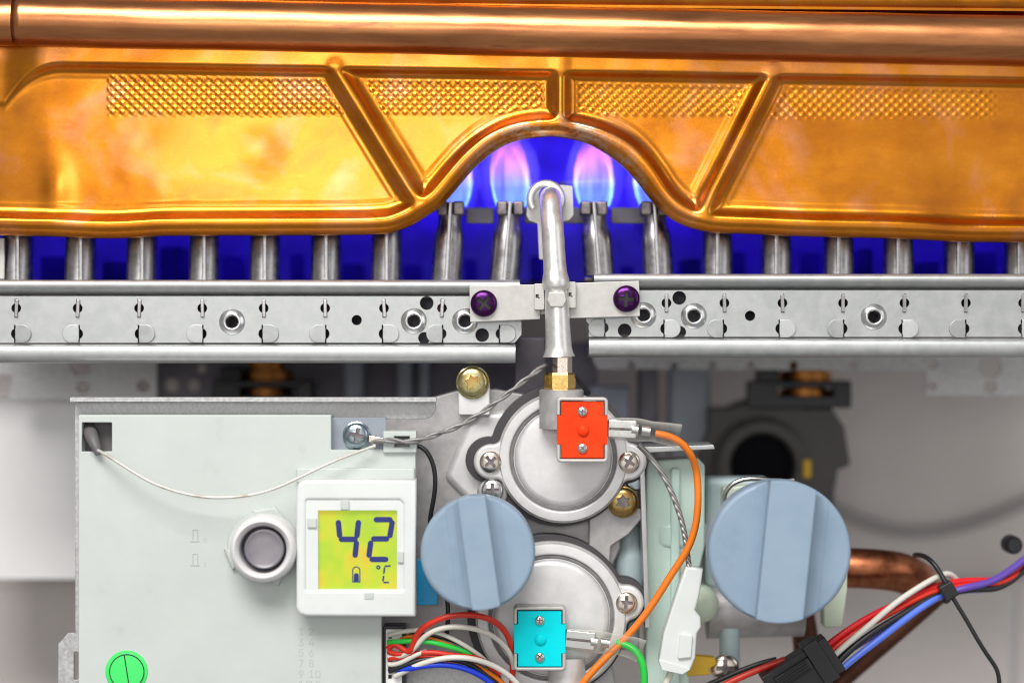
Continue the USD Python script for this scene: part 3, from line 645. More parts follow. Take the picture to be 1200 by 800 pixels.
obj('upright_post', slab(rect(748, 425, 772, 540, 6), 310, 350, 6), 'slate', label='dark blurred upright post right of the red connector', cat='post')
obj('upright_channel', slab(rect(784, 428, 832, 590, 5), 350, 390, 5), 'bluegrey', label='blurred blue-grey upright channel right of the dark post', cat='channel')
obj('grey_housing', slab(rect(690, 452, 738, 540, 4), 320, 350, 5), 'bluegrey', label='blurred blue-grey block behind the red connector', cat='block')
for cx0, cx1, lb in ((248, 366, 'left copper pipe union held in a black clip, above the control box'), (877, 998, 'right copper pipe union held in a black clip, above the right knob')):
    c = (cx0 + cx1) / 2 + 6
    t = thing('pipe_union', lb, 'pipe union', (c, 478, 340))
    obj('copper_rings', zlathe([(22, 405), (22, 434), (31, 435), (31, 446), (25, 447), (25, 455), (31, 456), (31, 463), (26, 464), (26, 474)], c, 345, 32), 'brown_copper', t)
    clip = rect(cx0, 446, cx1, 478, 3).difference(rect(c - 32, 454, c + 34, 464))
    obj('clip', slab(clip, 300, 335, 2, 2), 'black', t)
    obj('clip_arm', slab(rect(cx0 + 10, 430, c - 30, 450, 3), 305, 335, 2, 2), 'black', t)
el = thing('pipe_elbow', 'dark grey plastic elbow fitting with a black bore behind the right knob', 'elbow', (900, 620, 200))
obj('elbow_body', slab(unary_union([disc(900, 548, 82), poly((830, 478), (975, 478), (990, 500), (997, 545), (978, 552), (978, 640), (830, 640))]).buffer(-4).buffer(4), 325, 420, 14, 5), 'dark_grey', el)
obj('bore_ring', lathe([(36, 360), (37, 318), (40, 312), (50, 310), (56, 316), (58, 330)], 893, 545, 48, at=320, cap_back=False), 'dark_grey', el)
obj('bore', lathe([(0, 324), (18, 322), (37, 324.5)], 893, 545, 40, at=320, cap_back=False), 'pit', el)  # black disc paints the shade inside the bore
obj('yellow_clip', slab(rect(941, 538, 951, 560, 4), 305, 326, 2), 'yellow', el)
obj('grey_arc', tube([(930, 560, 560), (990, 600, 585), (1060, 622, 588), (1120, 618, 588), (1180, 598, 588), (1260, 560, 588)], 8, 14), 'grey_arc', label='blurred grey hose curving across the back panel', cat='arc')  # evenly grey curved tube lying along the back panel

# ================================================================== GAS VALVE
gv = thing('gas_valve', 'cast grey aluminium gas valve with two round caps', 'gas valve', (640, 800, 40))
body = unary_union([poly((440, 495), (505, 470), (535, 461), (580, 459), (625, 468), (700, 490), (722, 520), (724, 640), (700, 690), (722, 830), (440, 830)).buffer(4)])
obj('body', slab(body, 16, 80, 6, 4), 'cast', gv)
obj('body_step', slab(poly((545, 500), (562, 483), (640, 478), (712, 500), (714, 560), (690, 600), (560, 600), (520, 560), r=12), 6, 18, 9, 5), 'cast_light', gv)
post = rect(537, 452, 574, 486, 2).union(rect(537, 440, 574, 470, 10))
obj('screw_post', slab(post, -12, 20, 2, 2), 'cast_light', gv)
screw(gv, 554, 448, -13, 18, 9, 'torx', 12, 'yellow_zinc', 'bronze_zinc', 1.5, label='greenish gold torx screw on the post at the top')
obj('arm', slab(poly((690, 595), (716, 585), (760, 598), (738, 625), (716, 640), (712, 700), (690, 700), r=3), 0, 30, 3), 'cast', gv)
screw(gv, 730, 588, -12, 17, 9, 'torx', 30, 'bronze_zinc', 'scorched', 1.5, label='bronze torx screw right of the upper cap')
obj('stud', lathe([(0, 0), (10, 1), (12, 4), (12, 20)], 745, 563, 24), 'blue_steel', gv)
obj('boss', zlathe([(24, 456), (26, 457.5), (26, 502)], 658, -44, 40), 'cast', gv)
def cap(cx, cy, R, rg, ears, lb, yb):
    fl = unary_union([disc(cx, cy, R, 24)] + [disc(x, y, r) for x, y, r in ears] + [LineString([(cx, cy), (x, y)]).buffer(r * 0.9) for x, y, r in ears]).buffer(9).buffer(-9)
    shade_band = obj('cap_shade_band', slab(affinity.translate(fl.buffer(6), -3.5, -2.5), yb + 12, yb + 46, 1), 'cap_shade', gv)  # dark band paints the flange shadow on its left and upper side
    f = obj('cap_flange', slab(fl, yb, yb + 14, 4, 4), 'cast_light', gv, label=lb)
    n = 64
    obj('cap_disc', lathe([(0, yb - 7), (rg * 0.6, yb - 6.6), (rg - 9, yb - 6), (rg - 5, yb - 5), (rg - 2.4, yb - 2.6), (rg - 1, yb + 2.4)], cx, cy, n, at=yb, cap_back=False), 'cast_light', f)
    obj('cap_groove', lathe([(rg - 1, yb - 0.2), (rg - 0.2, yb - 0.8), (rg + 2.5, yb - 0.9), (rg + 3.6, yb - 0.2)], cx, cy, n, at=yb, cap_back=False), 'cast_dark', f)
    obj('cap_rim', lathe([(rg + 3.4, yb - 0.2), (rg + 4.4, yb - 3.2), (rg + 6.5, yb - 4.0), (R - 3, yb - 3.0), (R - 1.2, yb + 0.6)], cx, cy, n, at=yb, cap_back=False), 'cast_light', f)
cap(660, 536, 77, 59, [(576, 541, 21), (736, 541, 22)], 'upper round valve cap behind the red connector', -24)
cap(646, 723, 89, 70, [(734, 706, 21), (606, 800, 20)], 'lower round valve cap behind the cyan connector', -24)
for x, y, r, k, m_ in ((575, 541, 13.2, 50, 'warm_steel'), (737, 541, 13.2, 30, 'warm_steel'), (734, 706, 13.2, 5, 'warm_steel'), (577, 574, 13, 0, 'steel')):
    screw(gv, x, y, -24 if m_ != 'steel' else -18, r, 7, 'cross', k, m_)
obj('lug', slab(disc(577, 578, 18), -16, 10, 3), 'cast', gv)
obj('outlet_stub', zlathe([(22, 770), (22, 840)], 664, -30, 32), 'cast_light', gv)
obj('lower_plate', slab(poly((478, 778), (560, 778), (600, 840), (470, 840)), -8, 0, 1), 'zinc_dull', gv)

# connectors
def connector(name, label, cx, cy, w, h, colour, screw_mat, y0=-62):
    t = thing(name, label, 'connector', (cx, cy + h / 2, y0))
    outer = rect(cx - w / 2, cy - h / 2, cx + w / 2, cy + h / 2, 5)
    inner = outer.buffer(-4.0)
    frame = outer.difference(inner).difference(rect(cx - w, cy - 17.5, cx + w, cy + 17.5))
    obj('metal_frame', slab(frame, y0, y0 + 36, 1.4, 3), 'satin', t)
    b = unary_union([inner.buffer(-1.2), rect(cx - w / 2 + 0.5, cy - 17, cx + w / 2 - 0.5, cy + 17, 1.0)])
    bd = obj('body', slab(b, y0 + 1, y0 + 34, 1.2, 3), colour, t)
    obj('button_dome', lathe([(0, y0 - 3), (4, y0 - 2.5), (6.5, y0 - 1), (7.6, y0 + 1.2)], cx + 1, cy + 1, 24, at=y0), colour, bd)
    for dy in (-21.5, 21.5):
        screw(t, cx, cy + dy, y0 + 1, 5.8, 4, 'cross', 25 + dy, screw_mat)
    obj('mount', slab(rect(cx - 12, cy - 12, cx + 12, cy + 12), y0 + 34, -28), 'cast_dark', t, smooth=False)
    return t
connector('sensor_block', 'square red plastic connector block in a grey metal frame', 682.5, 503.5, 60, 76, 'red_body', 'steel', -92)
connector('sensor_block', 'square cyan plastic connector block in a grey metal frame', 632.5, 748, 61, 75, 'cyan_body', 'warm_steel', -66)
def terminal(name, label, pts, wire, wmat, wr):
    t = thing(name, label, 'wire', pts[-1] and (wire[0][0], wire[0][1], -50))
    a, b, c, d = pts
    a_ = math.degrees(math.atan2(b[1] - a[1], b[0] - a[0]))
    bx = affinity.rotate(rect(a[0] - 2, a[1] - 10.5, b[0] + 6, a[1] + 10.5, 2), a_, origin=(a[0], a[1]))
    sp = obj('spade_socket', slab(bx, a[2] - 6, a[2] + 6, 3, 3), 'steel', t)
    obj('socket_seam', slab(affinity.rotate(rect(a[0], a[1] - 1.5, b[0] + 3, a[1] + 1.5), a_, origin=(a[0], a[1])), a[2] - 7, a[2] - 5, 0.5, 1), 'scorched', sp, smooth=False)
    for f0, f1, rr in ((0.0, 0.35, 7.5), (0.55, 1.0, 6.0)):
        p0, p1 = [np.array(b) + (np.array(c) - np.array(b)) * k for k in (f0, f1)]
        obj('crimp', tube([tuple(p0), tuple(p1)], rr, 12, 3), 'steel', t)
    obj('clear_sleeve', sweep(path3([a, b, c, d], 2.0), [12, 13, 13.5, 11.5, 12.5, 14], 24, caps=False, squash=0.8), 'sleeve', t, smooth=60)
    obj('insulation', tube(wire, wr, 12, 3), wmat, t, smooth=60)
terminal('terminal_wire', 'orange wire in a clear crimp sleeve plugged into the red connector', [(714, 502, -78), (740, 503, -78), (762, 505, -78), (796, 511, -78)],
         [(768, 508, -78), (783, 511, -78), (797, 518, -76), (809, 532, -70), (816, 552, -58), (818, 580, -58), (815, 615, -57), (806, 642, -55), (790, 668, -53), (765, 707, -52), (735, 745, -52), (705, 775, -54), (675, 812, -56)], 'orange_wire', 4.2)
terminal('terminal_wire', 'green wire in a clear crimp sleeve plugged into the cyan connector', [(664, 748, -52), (692, 751, -52), (714, 753, -52), (752, 763, -54)],
         [(722, 753, -52), (735, 756, -54), (746, 764, -58), (753, 778, -60), (755, 795, -60), (753, 830, -60)], 'green_wire', 4.4)

# ================================================================== WATER VALVE (pale plastic) AND NEIGHBOURS
wv = thing('water_valve', 'pale green plastic water valve body behind the orange wire', 'water valve', (790, 800, 60))
obj('body', slab(poly((757, 540), (818, 536), (826, 545), (826, 640), (812, 700), (806, 850), (757, 850), r=4), 22, 90, 12, 5), 'pale_green', wv)
obj('body_rib', slab(rect(786, 548, 797, 850, 4), 14, 30, 4), 'pale_green', wv)
obj('body_collar', zlathe([(36, 612), (39, 616), (39, 634), (36, 638)], 790, 56, 32), 'pale_green', wv)
obj('top_plate', slab(poly((742, 524), (836, 521), (838, 526), (745, 531)), -20, 70, 1, 2), 'zinc', wv)
obj('side_plate', slab(poly((749, 530), (755, 530), (762, 735), (756, 735)), -22, 60, 1, 2), 'zinc', wv)
obj('inlet_barrel', zlathe([(13, 615), (13, 640), (16, 650), (17, 655), (17, 690), (13, 698), (12, 760)], 737, 40, 28), 'pale_blue', wv)
obj('round_nub', lathe([(0, 0), (12, 3), (19, 10), (22, 20), (22, 60)], 822, 710, 32), 'pale_lime', wv)
obj('outlet_barrel', tube([(828, 715, 78), (940, 712, 82)], 34, 28), 'cast', wv)
obj('rod', zlathe([(12, 735), (12, 790)], 855, 60, 20), 'pale_blue', wv)
obj('side_tab', slab(poly((848, 571), (876, 568), (876, 600), (848, 606), r=3), 20, 60, 4), 'pale_lime', wv)
obj('wire_spring', tube([(850, 590, 10), (852, 574, 6), (862, 565, 4), (890, 561, 4), (930, 562, 10)], 3, 10), 'steel', wv)
obj('bracket_tab', slab(poly((962, 660), (993, 640), (993, 690), (987, 735), (966, 735), (964, 690), r=2), 25, 60, 4), 'pale_lime', wv)
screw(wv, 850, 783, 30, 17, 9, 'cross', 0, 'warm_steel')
obj('yellow_catch', slab(poly((803, 776), (812, 768), (838, 770), (840, 778), (830, 784), (835, 790), (806, 792), r=1.5), 18, 40, 2), 'yellow', wv)
obj('valve_back', slab(rect(826, 560, 905, 690, 8), 60, 110, 8), 'pale_blue', wv)
obj('copper_pipe', tube([(900, 664, 96), (985, 665, 96), (1030, 667, 96), (1056, 671, 106), (1074, 680, 130), (1082, 688, 170), (1084, 692, 230)], 24.5, 28), 'copper', label='brown copper pipe elbow emerging right of the larger knob', cat='pipe')
obj('copper_pipe', tube([(1108, 690, 120), (1054, 738, 130), (994, 790, 140), (944, 836, 150)], 11, 20), 'copper_dark', label='added thin pipe run with the shade of the copper pipe in its dark colour, slanting down behind the right-hand wires', cat='pipe')  # stands in for the shaded pipe run, shade put into its colour
obj('copper_pipe', tube([(938, 715, 130), (945, 760, 130), (935, 850, 130)], 16, 20), 'copper_dark', label='dark copper stub dropping below the larger knob', cat='pipe')

# ================================================================== CONTROL BOX
br = thing('mounting_plate', 'thin galvanised mounting plate edging the control box', 'plate', (280, 800, -44))
yp = -46
plate = poly((88, 471), (511, 469), (511, 481), (500, 491), (398, 492), (92, 850), (88, 850))
plate = unary_union([poly((88, 471), (511, 469), (511, 480), (506, 488), (498, 491), (386, 492), (386, 540), (446, 540), (446, 850), (88, 850)), poly((90, 741), (80, 741), (68, 754), (68, 850), (90, 850))]).difference(rect(86.5, 763, 92, 796, 2.5))
obj('sheet', slab(plate, yp, yp + 5, 1, 2), 'zinc_dull', br)
fe = prism_x([(-70, 465.5), (-70, 470.5), (-42, 470.5), (-42, 465.5)], 82, 511)
obj('folded_edge', (fe[0] * np.array([1 - 70 / DIST, 1, 1 - 70 / DIST]), fe[1]), 'zinc_dull', br)
cb = thing('control_box', 'pale mint plastic control box filling the lower left', 'control box', (280, 800, -60))
yc = -76
face = poly((92, 486), (388, 486), (388, 527), (487, 527), (487, 722), (447, 722), (447, 850), (92, 850), r=1.5).difference(rect(96, 495, 131, 529, 1))
obj('housing', slab(face, yc, -48, 2.5, 4), 'mint', cb)
obj('step', slab(rect(347, 548, 486, 566, 3), yc - 10, yc + 2, 3, 3), 'mint', cb)
clip = poly((449, 505), (488, 505), (488, 530), (449, 530)).difference(rect(462, 511, 480, 524))
obj('wire_clip', slab(clip, yc - 6, -46, 1.5, 2), 'mint', cb)
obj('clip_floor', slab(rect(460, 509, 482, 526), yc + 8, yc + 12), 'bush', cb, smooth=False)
obj('notch_floor', slab(rect(384, 489, 452, 531), -58, -54), 'bluegrey', cb, smooth=False)
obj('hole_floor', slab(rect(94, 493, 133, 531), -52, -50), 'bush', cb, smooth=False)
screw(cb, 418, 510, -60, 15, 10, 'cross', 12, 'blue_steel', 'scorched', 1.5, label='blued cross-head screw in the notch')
obj('terminal_lug', slab(poly((432, 510), (444, 512), (452, 514), (452, 519), (443, 519), (432, 518), r=1), -68, -62, 1, 2), 'warm_steel', cb)
def word(txt, x, y, hgt, parent, mt, depth=0.8, bold=False):
    tm = meshkit.text_mesh(txt, hgt, depth, bold); v = np.array(tm.vertices); s = 1 + yc / DIST
    v = np.stack([(x - 600) * s + v[:, 0], yc - v[:, 2] + 0.2, (400 - y) * s + v[:, 1]], 1)
    obj('lettering', (v, np.array(tm.faces)), mt, parent, smooth=False)
for k in range(6):
    y = 744 + 12.4 * k
    word(str(2 * k + 1), 349, y, 8.5, cb, 'relief', 0.35)
    word(str(2 * k + 2), 361, y, 8.5, cb, 'relief', 0.35)
for y, t_ in ((634, '0'), (662, '1')):
    seg = unary_union([rect(223, y - 0.8, 234, y + 0.8), rect(225.5, y - 14, 226.6, y), rect(231, y - 14, 232.1, y), rect(225.5, y - 14, 232, y - 13)])
    obj('lettering', slab(seg, yc - 0.4, yc + 0.2), 'relief', cb, smooth=False)
    word(t_, 238, y + 1, 5, cb, 'relief', 0.35)
obj('cable_bush', tube([(116, 532, -84), (111, 520, -80), (106, 508, -66), (103, 502, -52)], [4, 7, 8.5, 8.5], 16), 'bush', cb)
pl = obj('slotted_plug', lathe([(0, yc - 2.5), (19, yc - 2.5), (20.5, yc - 1.8), (24, yc - 1.2), (25.5, yc + 0.5)], 148.5, 786.5, 48, at=yc), 'green', cb, label='bright green slotted round plug')
ringp = disc(148.5, 786.5, 20.6, 24).difference(disc(148.5, 786.5, 19.6, 24))
obj('slot', slab(unary_union([ringp, affinity.rotate(rect(148, 767, 149.2, 806), -9, origin=(148.5, 786.5))]), yc - 2.9, yc - 2), 'black', pl, smooth=False)

ds = thing('temperature_display', 'white framed display module reading 42 degrees on a yellow-green screen', 'display', (416, 722, -104))
yd = -112
fr = poly((356, 562), (487, 562), (487, 722), (358, 722), (350, 719), (347, 711), (347, 573), (350, 565)).difference(rect(373, 598, 465, 690))
fr2 = fr.difference(poly((359, 586), (468, 586), (472, 590), (472, 691), (359, 691), r=2)) 
obj('bezel', slab(fr2, yd, -70, 4, 4), 'white', ds)
fr3 = rect(356, 583, 475, 694).difference(rect(373, 598, 465, 690))
obj('inner_frame', slab(fr3, yd + 2.2, -70, 1, 2), 'white', ds)
for x0, y0, x1, y1 in ((399, 586, 409, 597), (360, 607, 371, 618), (466, 646, 473, 659), (427, 694, 438, 702)):
    obj('frame_catch', slab(rect(x0, y0, x1, y1, 1), yd - 0.8, yd + 4, 0.8, 2), 'mint', ds)
s3 = obj('screen', slab(rect(371, 596, 467, 692), yd + 8, yd + 12), 'screen', ds, smooth=False)
ys = yd + 7.4
def stroke(a, b, w): return LineString([a, b]).buffer(w / 2, cap_style=1, quad_segs=3)
four = [((396.5, 612), (398, 627)), ((400, 631.5), (416, 631.5)), ((420, 612), (418.3, 627)), ((417.6, 636), (416.2, 650))]
two = [((441, 608.5), (457, 608.5)), ((459.5, 612), (457, 627)), ((438, 631), (453, 631)), ((434.3, 636), (432.5, 650)), ((436, 655), (452, 655))]
for name, segs in (('digit_four', four), ('digit_two', two)):
    obj(name, slab(unary_union([stroke(a, b, 6.4) for a, b in segs]), ys, ys + 0.4), 'lcd_ink', ds, smooth=False)
deg = [disc(443.3, 664.3, 2.5).difference(disc(443.3, 664.3, 0.9))]
cc = [stroke((451.5, 663), (457, 662.6), 1.9), stroke((450.6, 665), (449.8, 671), 1.9), stroke((449.5, 675), (448.8, 680), 1.9), stroke((450, 682), (455, 682), 1.9)]
obj('degree_celsius', cat(*[slab(g, ys, ys + 0.4) for g in deg + cc]), 'lcd_ink', ds, smooth=False)
bul = unary_union([disc(417.5, 668, 4.8), rect(412.7, 668, 422.3, 682)])
ic = bul.difference(bul.buffer(-1.2)).union(unary_union([disc(417.5, 674, 2.9), rect(414.6, 674, 420.4, 682)]))
obj('hot_water_icon', slab(ic, ys, ys + 0.4), 'lcd_ink', ds, smooth=False)

pbn = thing('push_button', 'round violet-grey push button in a white collar on the control box', 'button', (308, 682, -80))
obj('base_flange', slab(unary_union([disc(306, 640, 40, 24), poly((296, 598), (322, 593), (334, 608), (312, 640)), poly((262, 644), (272, 668), (306, 640)), poly((318, 682), (326, 687), (334, 670), (306, 640))]), yc - 7, yc + 1, 3, 3), 'mint', pbn)
yq = yc - 46
obj('collar', lathe([(26.5, yc - 10), (27, yq + 10), (29, yq + 4), (33, yq), (36.5, yq + 2), (38.8, yq + 8), (40.5, yc - 6)], 307.5, 644, 56, at=yq, cap_back=False), 'button_white', pbn, smooth=60)
obj('well', lathe([(0, yq + 26), (27.5, yq + 26)], 307.5, 644, 40, at=yq, cap_back=False), 'button_well', pbn)
obj('button_cap', lathe([(0, yq + 3), (14, yq + 3), (19, yq + 2), (21.5, yq + 0.6), (22.6, yq + 1.5), (23.2, yq + 5), (23.6, yq + 26)], 309, 643.5, 48, at=yq), 'button_grey', pbn, smooth=50)
bl = obj('blue_tab', slab(poly((480, 655), (500, 655), (513, 672), (513, 708), (480, 709), r=1.5), -30, -24, 1), 'blue_tape', label='small bright blue tab between the display and the smaller knob', cat='tab')

# ================================================================== KNOBS
def knob(label, cx, cy, R, bar, yk, edge):
    t = thing('knob', label, 'knob', (cx, cy + R, yk))
    prof = [(0, yk), (R - 6, yk), (R - 3, yk + 0.7), (R - 1, yk + 2.6), (R, yk + 6), (R, yk + 40), (R - 5, yk + 44)]
    obj('dial', lathe(prof, cx, cy, 96, at=yk), 'knob', t, smooth=45)
    g = Polygon(bar).intersection(disc(cx, cy, R - 0.5, 40))
    gr = obj('grip', slab(g, yk - 33, yk + 1, 2.4, 4), 'knob', t)
    steps = [(16, 0.7), (13, 1.3), (10.4, 2.1), (8.3, 3.2), (6.5, 4.8), (4.9, 7.0), (3.5, 9.8), (2.2, 13.6), (1.0, 18.5)]
    obj('grip_fillet', cat(*[slab(Polygon(bar).buffer(o, join_style=2).intersection(disc(cx, cy, R - 3, 40)), yk - h, yk + 0.5, 0.9 if h > 1 else 0.4, 2) for o, h in steps]), 'knob', gr, smooth=75)
    obj('stem', lathe([(0, yk + 40), (R * 0.45, yk + 40), (R * 0.45, 20)], cx, cy, 32, at=yk + 40), 'dark_grey', t)
knob('smaller round blue-grey plastic knob between the display and the gas valve', 560, 648, 67.3, [(534, 570), (567, 570), (588, 722), (555, 725)], -128, 0)
knob('larger round blue-grey plastic knob on the right in front of the copper pipe', 914, 646.5, 84, [(904, 555), (959, 555), (940, 740), (885, 740)], -128, 0)

# ================================================================== WIRES
def wire(name, pts, r, mt, label, catg='wire', sides=12):
    return obj(name, tube(pts, r, sides, 3), mt, label=label, cat=catg, smooth=60)
cbk = thing('wire_socket', 'pale upright socket strip where the coloured wires plug in beside the control box', 'socket', (462, 800, -40))
obj('strip', slab(rect(452, 737, 471, 850, 1).difference(unary_union([rect(455, y, 459, y + 5) for y in (743, 752, 761, 770, 779, 790)])), -60, -36, 1), 'offwhite', cbk)
obj('surround', slab(rect(449, 733, 475, 850, 1), -54, -20, 1), 'black', cbk)
yw = -64
L_ = [
 ('wire', [(455, 744, yw), (470, 740, yw - 8), (492, 738, yw - 14), (516, 742, yw - 14), (540, 753, yw - 10), (560, 766, yw - 2), (575, 780, yw + 14)], 2.6, 'white_wire', 'thin white wire curving down from the top of the socket strip'),
 ('wire', [(455, 752, yw), (475, 751, yw - 10), (500, 751.5, yw - 14), (522, 756, yw - 13), (541, 762, yw - 8), (560, 772, yw + 6)], 3.0, 'green_wire', 'green wire in the bundle from the socket strip'),
 ('wire', [(455, 760, yw), (468, 757, yw - 6), (479, 763, yw - 12), (487, 747, yw - 18), (503, 731, yw - 24), (525, 722, yw - 28), (548, 720, yw - 28), (571, 724, yw - 24), (588, 735, yw - 12), (598, 752, yw), (601, 780, yw + 16), (600, 815, yw + 20)], 3.5, 'red_wire', 'red wire arching highest out of the socket strip'),
 ('wire', [(455, 770, yw), (470, 768, yw - 6), (484, 760, yw - 14), (497, 746, yw - 19), (515, 736.5, yw - 23), (537, 734, yw - 24), (562, 738, yw - 20), (582, 748, yw - 10), (597, 765, yw + 2), (602, 782, yw + 14)], 3.1, 'white_wire', 'white wire arching just below the highest red wire'),
 ('wire', [(455, 763, yw), (480, 766, yw - 9), (505, 764, yw - 11), (530, 767, yw - 10), (555, 770, yw - 6), (578, 784, yw + 6)], 3.0, 'red_wire', 'red wire lying under the green wire'),
 ('wire', [(455, 771, yw), (475, 769, yw - 6), (500, 768, yw - 8), (530, 771, yw - 8), (558, 772, yw - 2), (585, 790, yw + 10)], 3.0, 'red_wire', 'lowest red wire, nearly straight, above the long white wire'),
 ('wire', [(470, 749, yw), (485, 745, yw - 7), (505, 748, yw - 9), (530, 757, yw - 8), (552, 768, yw)], 2.4, 'orange_wire', 'short orange-red wire behind the green wire'),
 ('wire', [(480, 744, yw + 5), (505, 744, yw - 3), (530, 750, yw - 4), (555, 763, yw + 4), (570, 778, yw + 12)], 2.4, 'black_wire', 'black wire behind the upper white wire'),
 ('wire', [(455, 778, yw), (472, 775, yw - 7), (485, 768, yw - 11), (500, 763, yw - 9)], 2.8, 'white_wire', 'short white wire stub low on the socket strip'),
 ('wire', [(456, 786, yw), (470, 781, yw - 5), (490, 774, yw - 9), (515, 771, yw - 9), (545, 776, yw - 6), (572, 792, yw), (590, 812, yw + 6)], 3.0, 'black_wire', 'black wire just under the lower long white wire'),
 ('wire', [(463, 792, yw), (483, 782, yw - 9), (505, 774, yw - 15), (530, 770, yw - 17), (560, 773, yw - 15), (588, 785, yw - 10), (612, 808, yw - 4)], 3.2, 'white_wire', 'long white wire arching across the bottom of the left bundle'),
 ('wire', [(466, 786, yw), (490, 781, yw - 11), (515, 778.5, yw - 12), (541, 782, yw - 9), (566, 793, yw - 3), (590, 815, yw + 4)], 3.4, 'blue_wire', 'deep blue wire along the bottom of the left bundle'),
 ('wire', [(520, 773, yw + 2), (548, 777, yw - 2), (575, 789, yw), (600, 812, yw + 5)], 2.6, 'orange_wire', 'orange-red wire between the black and long white wires'),
 ('wire', [(486, 522, -52), (497, 526, -54), (506, 540, -54), (510, 562, -52), (508, 585, -48), (504, 610, -44), (510, 650, -40), (522, 690, -40), (525, 720, -40), (523, 745, -38)], 2.7, 'black_wire', 'thin black wire looping from the box edge down behind the smaller knob'),
]
for w in L_: wire(*w)
obj('steel_cable', tube([(112, 526, -84), (128, 535, -96), (150, 549, -104), (178, 565, -110), (205, 575, -112), (240, 582, -112), (275, 582, -112), (310, 576, -112), (345, 562, -112), (385, 543, -108), (415, 531, -98), (440, 522, -90)], 1.8, 10, 2.5), 'pale_cable', smooth=60, label='slack steel sealing cable drooping across the control box', cat='cable')
obj('twisted_wire', strand([(436, 520, -84), (460, 516, -88), (482, 517, -88), (505, 511, -82), (535, 500, -74), (565, 483, -70), (595, 461, -66), (618, 443, -58), (640, 427, -40)], 1.9, 0.13), 'grey_wire', smooth=60, label='twisted grey wire running up from the box screw towards the pilot tube', cat='wire')
wire('capillary', [(673, 440, -44), (681, 449, -30), (690, 461, -10), (700, 475, 10)], 2.8, 'black_wire', 'short dark capillary beside the brass nut', 'capillary')
ec = thing('electrode_cable', 'braided steel cable with a white plug hanging right of the gas valve', 'cable', (800, 800, -40))
obj('braid', tube([(748, 521, -46), (760, 533, -46), (775, 553, -46), (790, 584, -46), (800, 615, -46), (805, 645, -46), (809, 672, -46)], 3.3, 12, 2.5), 'wire_steel', ec, smooth=60)
obj('plug', slab(poly((804, 664), (824, 666), (820, 697), (815, 714), (821, 722), (822, 734), (817, 742), (815, 770), (810, 783), (797, 787), (776, 781), (772, 775), (778, 741), (790, 704)), -62, -34, 3, 4), 'white', ec)
obj('plug_latch', slab(poly((797, 742), (812, 744), (810, 770), (794, 772), r=2), -66, -60, 2), 'white', ec)
obj('plug_foot', slab(poly((771, 772), (778, 774), (811, 783), (800, 790), (776, 785), r=1.5), -64, -36, 1.5), 'white', ec)
obj('tail_wire', tube([(790, 780, -48), (784, 792, -48), (776, 812, -48)], 4, 12, 3), 'white_wire', ec, smooth=60)

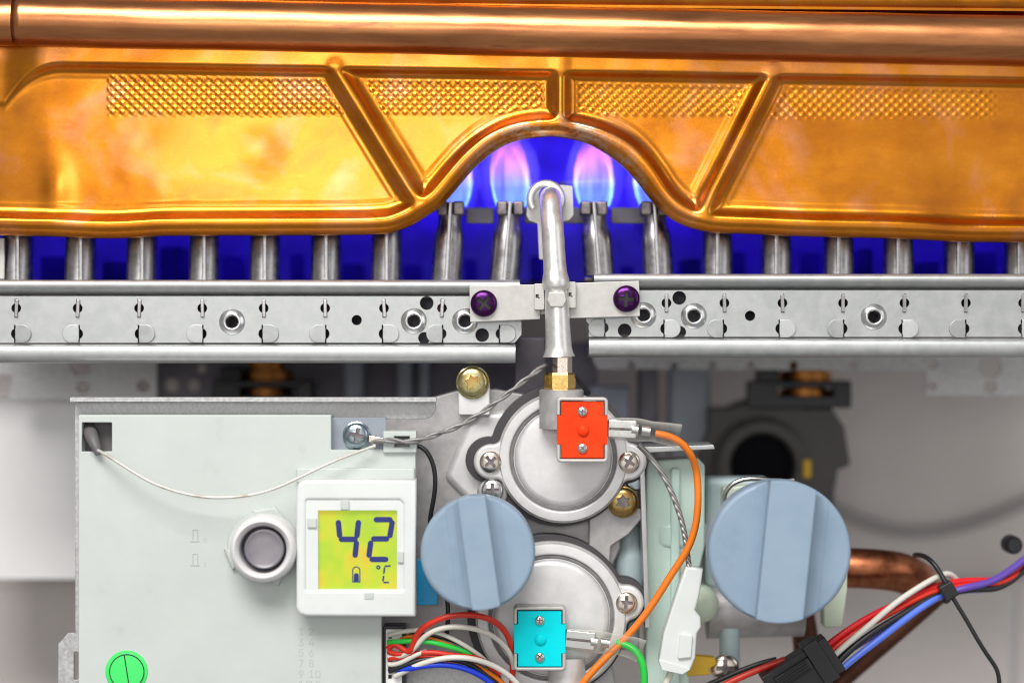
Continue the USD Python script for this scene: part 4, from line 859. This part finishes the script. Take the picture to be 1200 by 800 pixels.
hp = thing('harness_plug', 'black plastic harness plug at the bottom right', 'plug', (945, 800, 0))
def tiltp(x0, y0, x1, y1): return affinity.rotate(rect(x0, y0, x1, y1, 1.5), -33, origin=(940, 782))
obj('plug_body', slab(tiltp(893, 766, 982, 812), -30, 8, 2.5, 3), 'black', hp)
obj('plug_key', slab(tiltp(905, 775, 952, 790), -37, -28, 2, 3), 'black', hp)
obj('plug_collar', slab(tiltp(952, 762, 972, 816), -34, 10, 2, 3), 'black', hp)
for i in range(4):
    obj('plug_rib', slab(tiltp(908 + i * 0.1, 777 + i * 3.4, 948, 778.4 + i * 3.4), -38.5, -36, 0.4, 1), 'black', hp)
tie = (1112, 691)
H_ = [
 ([(962, 762, -12), (985, 744, -6), (1020, 722, 6), (1060, 703, 20), (1095, 688, 30), (1113, 683, 34), (1140, 680, 42), (1165, 679, 52), (1185, 671, 64), (1230, 638, 84)], 4.0, 'crimson_wire', 'red wire on the upper edge of the right-hand harness'),
 ([(969, 767, -14), (995, 746, -8), (1025, 728, 2), (1060, 709, 16), (1096, 693, 26), (1113, 689, 30), (1140, 685, 38), (1168, 683, 48), (1190, 674, 62), (1230, 646, 80)], 3.6, 'red_wire', 'second red wire lying just below the top one in the harness'),
 ([(975, 770, -18), (995, 752, -14), (1020, 731, -6), (1050, 706, 6), (1075, 689, 16), (1100, 675, 26), (1110, 672, 32), (1118, 676, 40), (1126, 684, 48)], 3.6, 'white_wire', 'white wire in the right-hand harness'),
 ([(982, 776, -14), (1005, 754, -8), (1035, 733, 2), (1070, 712, 14), (1100, 697, 24), (1115, 694, 28), (1142, 690, 36), (1165, 689, 46), (1188, 678, 60), (1230, 642, 78)], 4.0, 'black_wire', 'black wire beside the light blue one in the harness'),
 ([(988, 782, -16), (1005, 768, -12), (1035, 745, -4), (1065, 722, 8), (1095, 702, 20), (1113, 694, 30), (1135, 691, 48), (1158, 689, 62), (1180, 680, 78), (1230, 648, 96)], 4.0, 'lightblue_wire', 'light blue wire on the lower edge of the right-hand harness'),
 ([(975, 778, 4), (1000, 758, 8), (1030, 740, 12), (1065, 716, 20), (1100, 699, 30), (1130, 689, 30), (1158, 682, 40), (1182, 669, 54), (1230, 636, 74)], 4.4, 'violet_wire', 'dark violet wire at the back of the right-hand harness'),
 ([(920, 772, -8), (900, 780, -6), (875, 790, -4), (845, 804, -2), (820, 816, 0)], 4.0, 'red_wire', 'red wire leaving the left end of the black plug'),
 ([(910, 772, 0), (885, 779, 4), (850, 793, 8), (810, 810, 10)], 3.2, 'black_wire', 'black wire leaving the left end of the black plug'),
]
for p, r, mt, lb in H_: wire('wire', p, r, mt, lb)
ct = thing('cable_tie', 'black cable tie with a long loose tail round the right-hand wires', 'cable tie', (1112, 700, 0))
obj('band', tube([(1072, 650, 60), (1084, 652, 36), (1094, 660, 22), (1103, 673, 16), (1109, 684, 12), (1113, 694, 12), (1112, 702, 22), (1108, 704, 40)], 3.0, 10, 2), 'black', ct, smooth=60)
obj('head', slab(affinity.rotate(rect(1104, 683, 1121, 702, 2), -30), 2, 22, 2), 'black', ct)
obj('tail', tube([(1114, 696, 8), (1124, 712, 6), (1136, 732, 4), (1150, 756, 2), (1162, 774, 2), (1168, 784, 2), (1171, 800, 2), (1173, 825, 2)], 2.6, 10, 2), 'black', ct, smooth=60)
obj('rubber_plug', lathe([(0, 80), (7, 80), (10, 83), (11, 88), (11, 110)], 1189, 639, 24), 'black', label='small black rubber plug by the right edge above the wires', cat='plug')
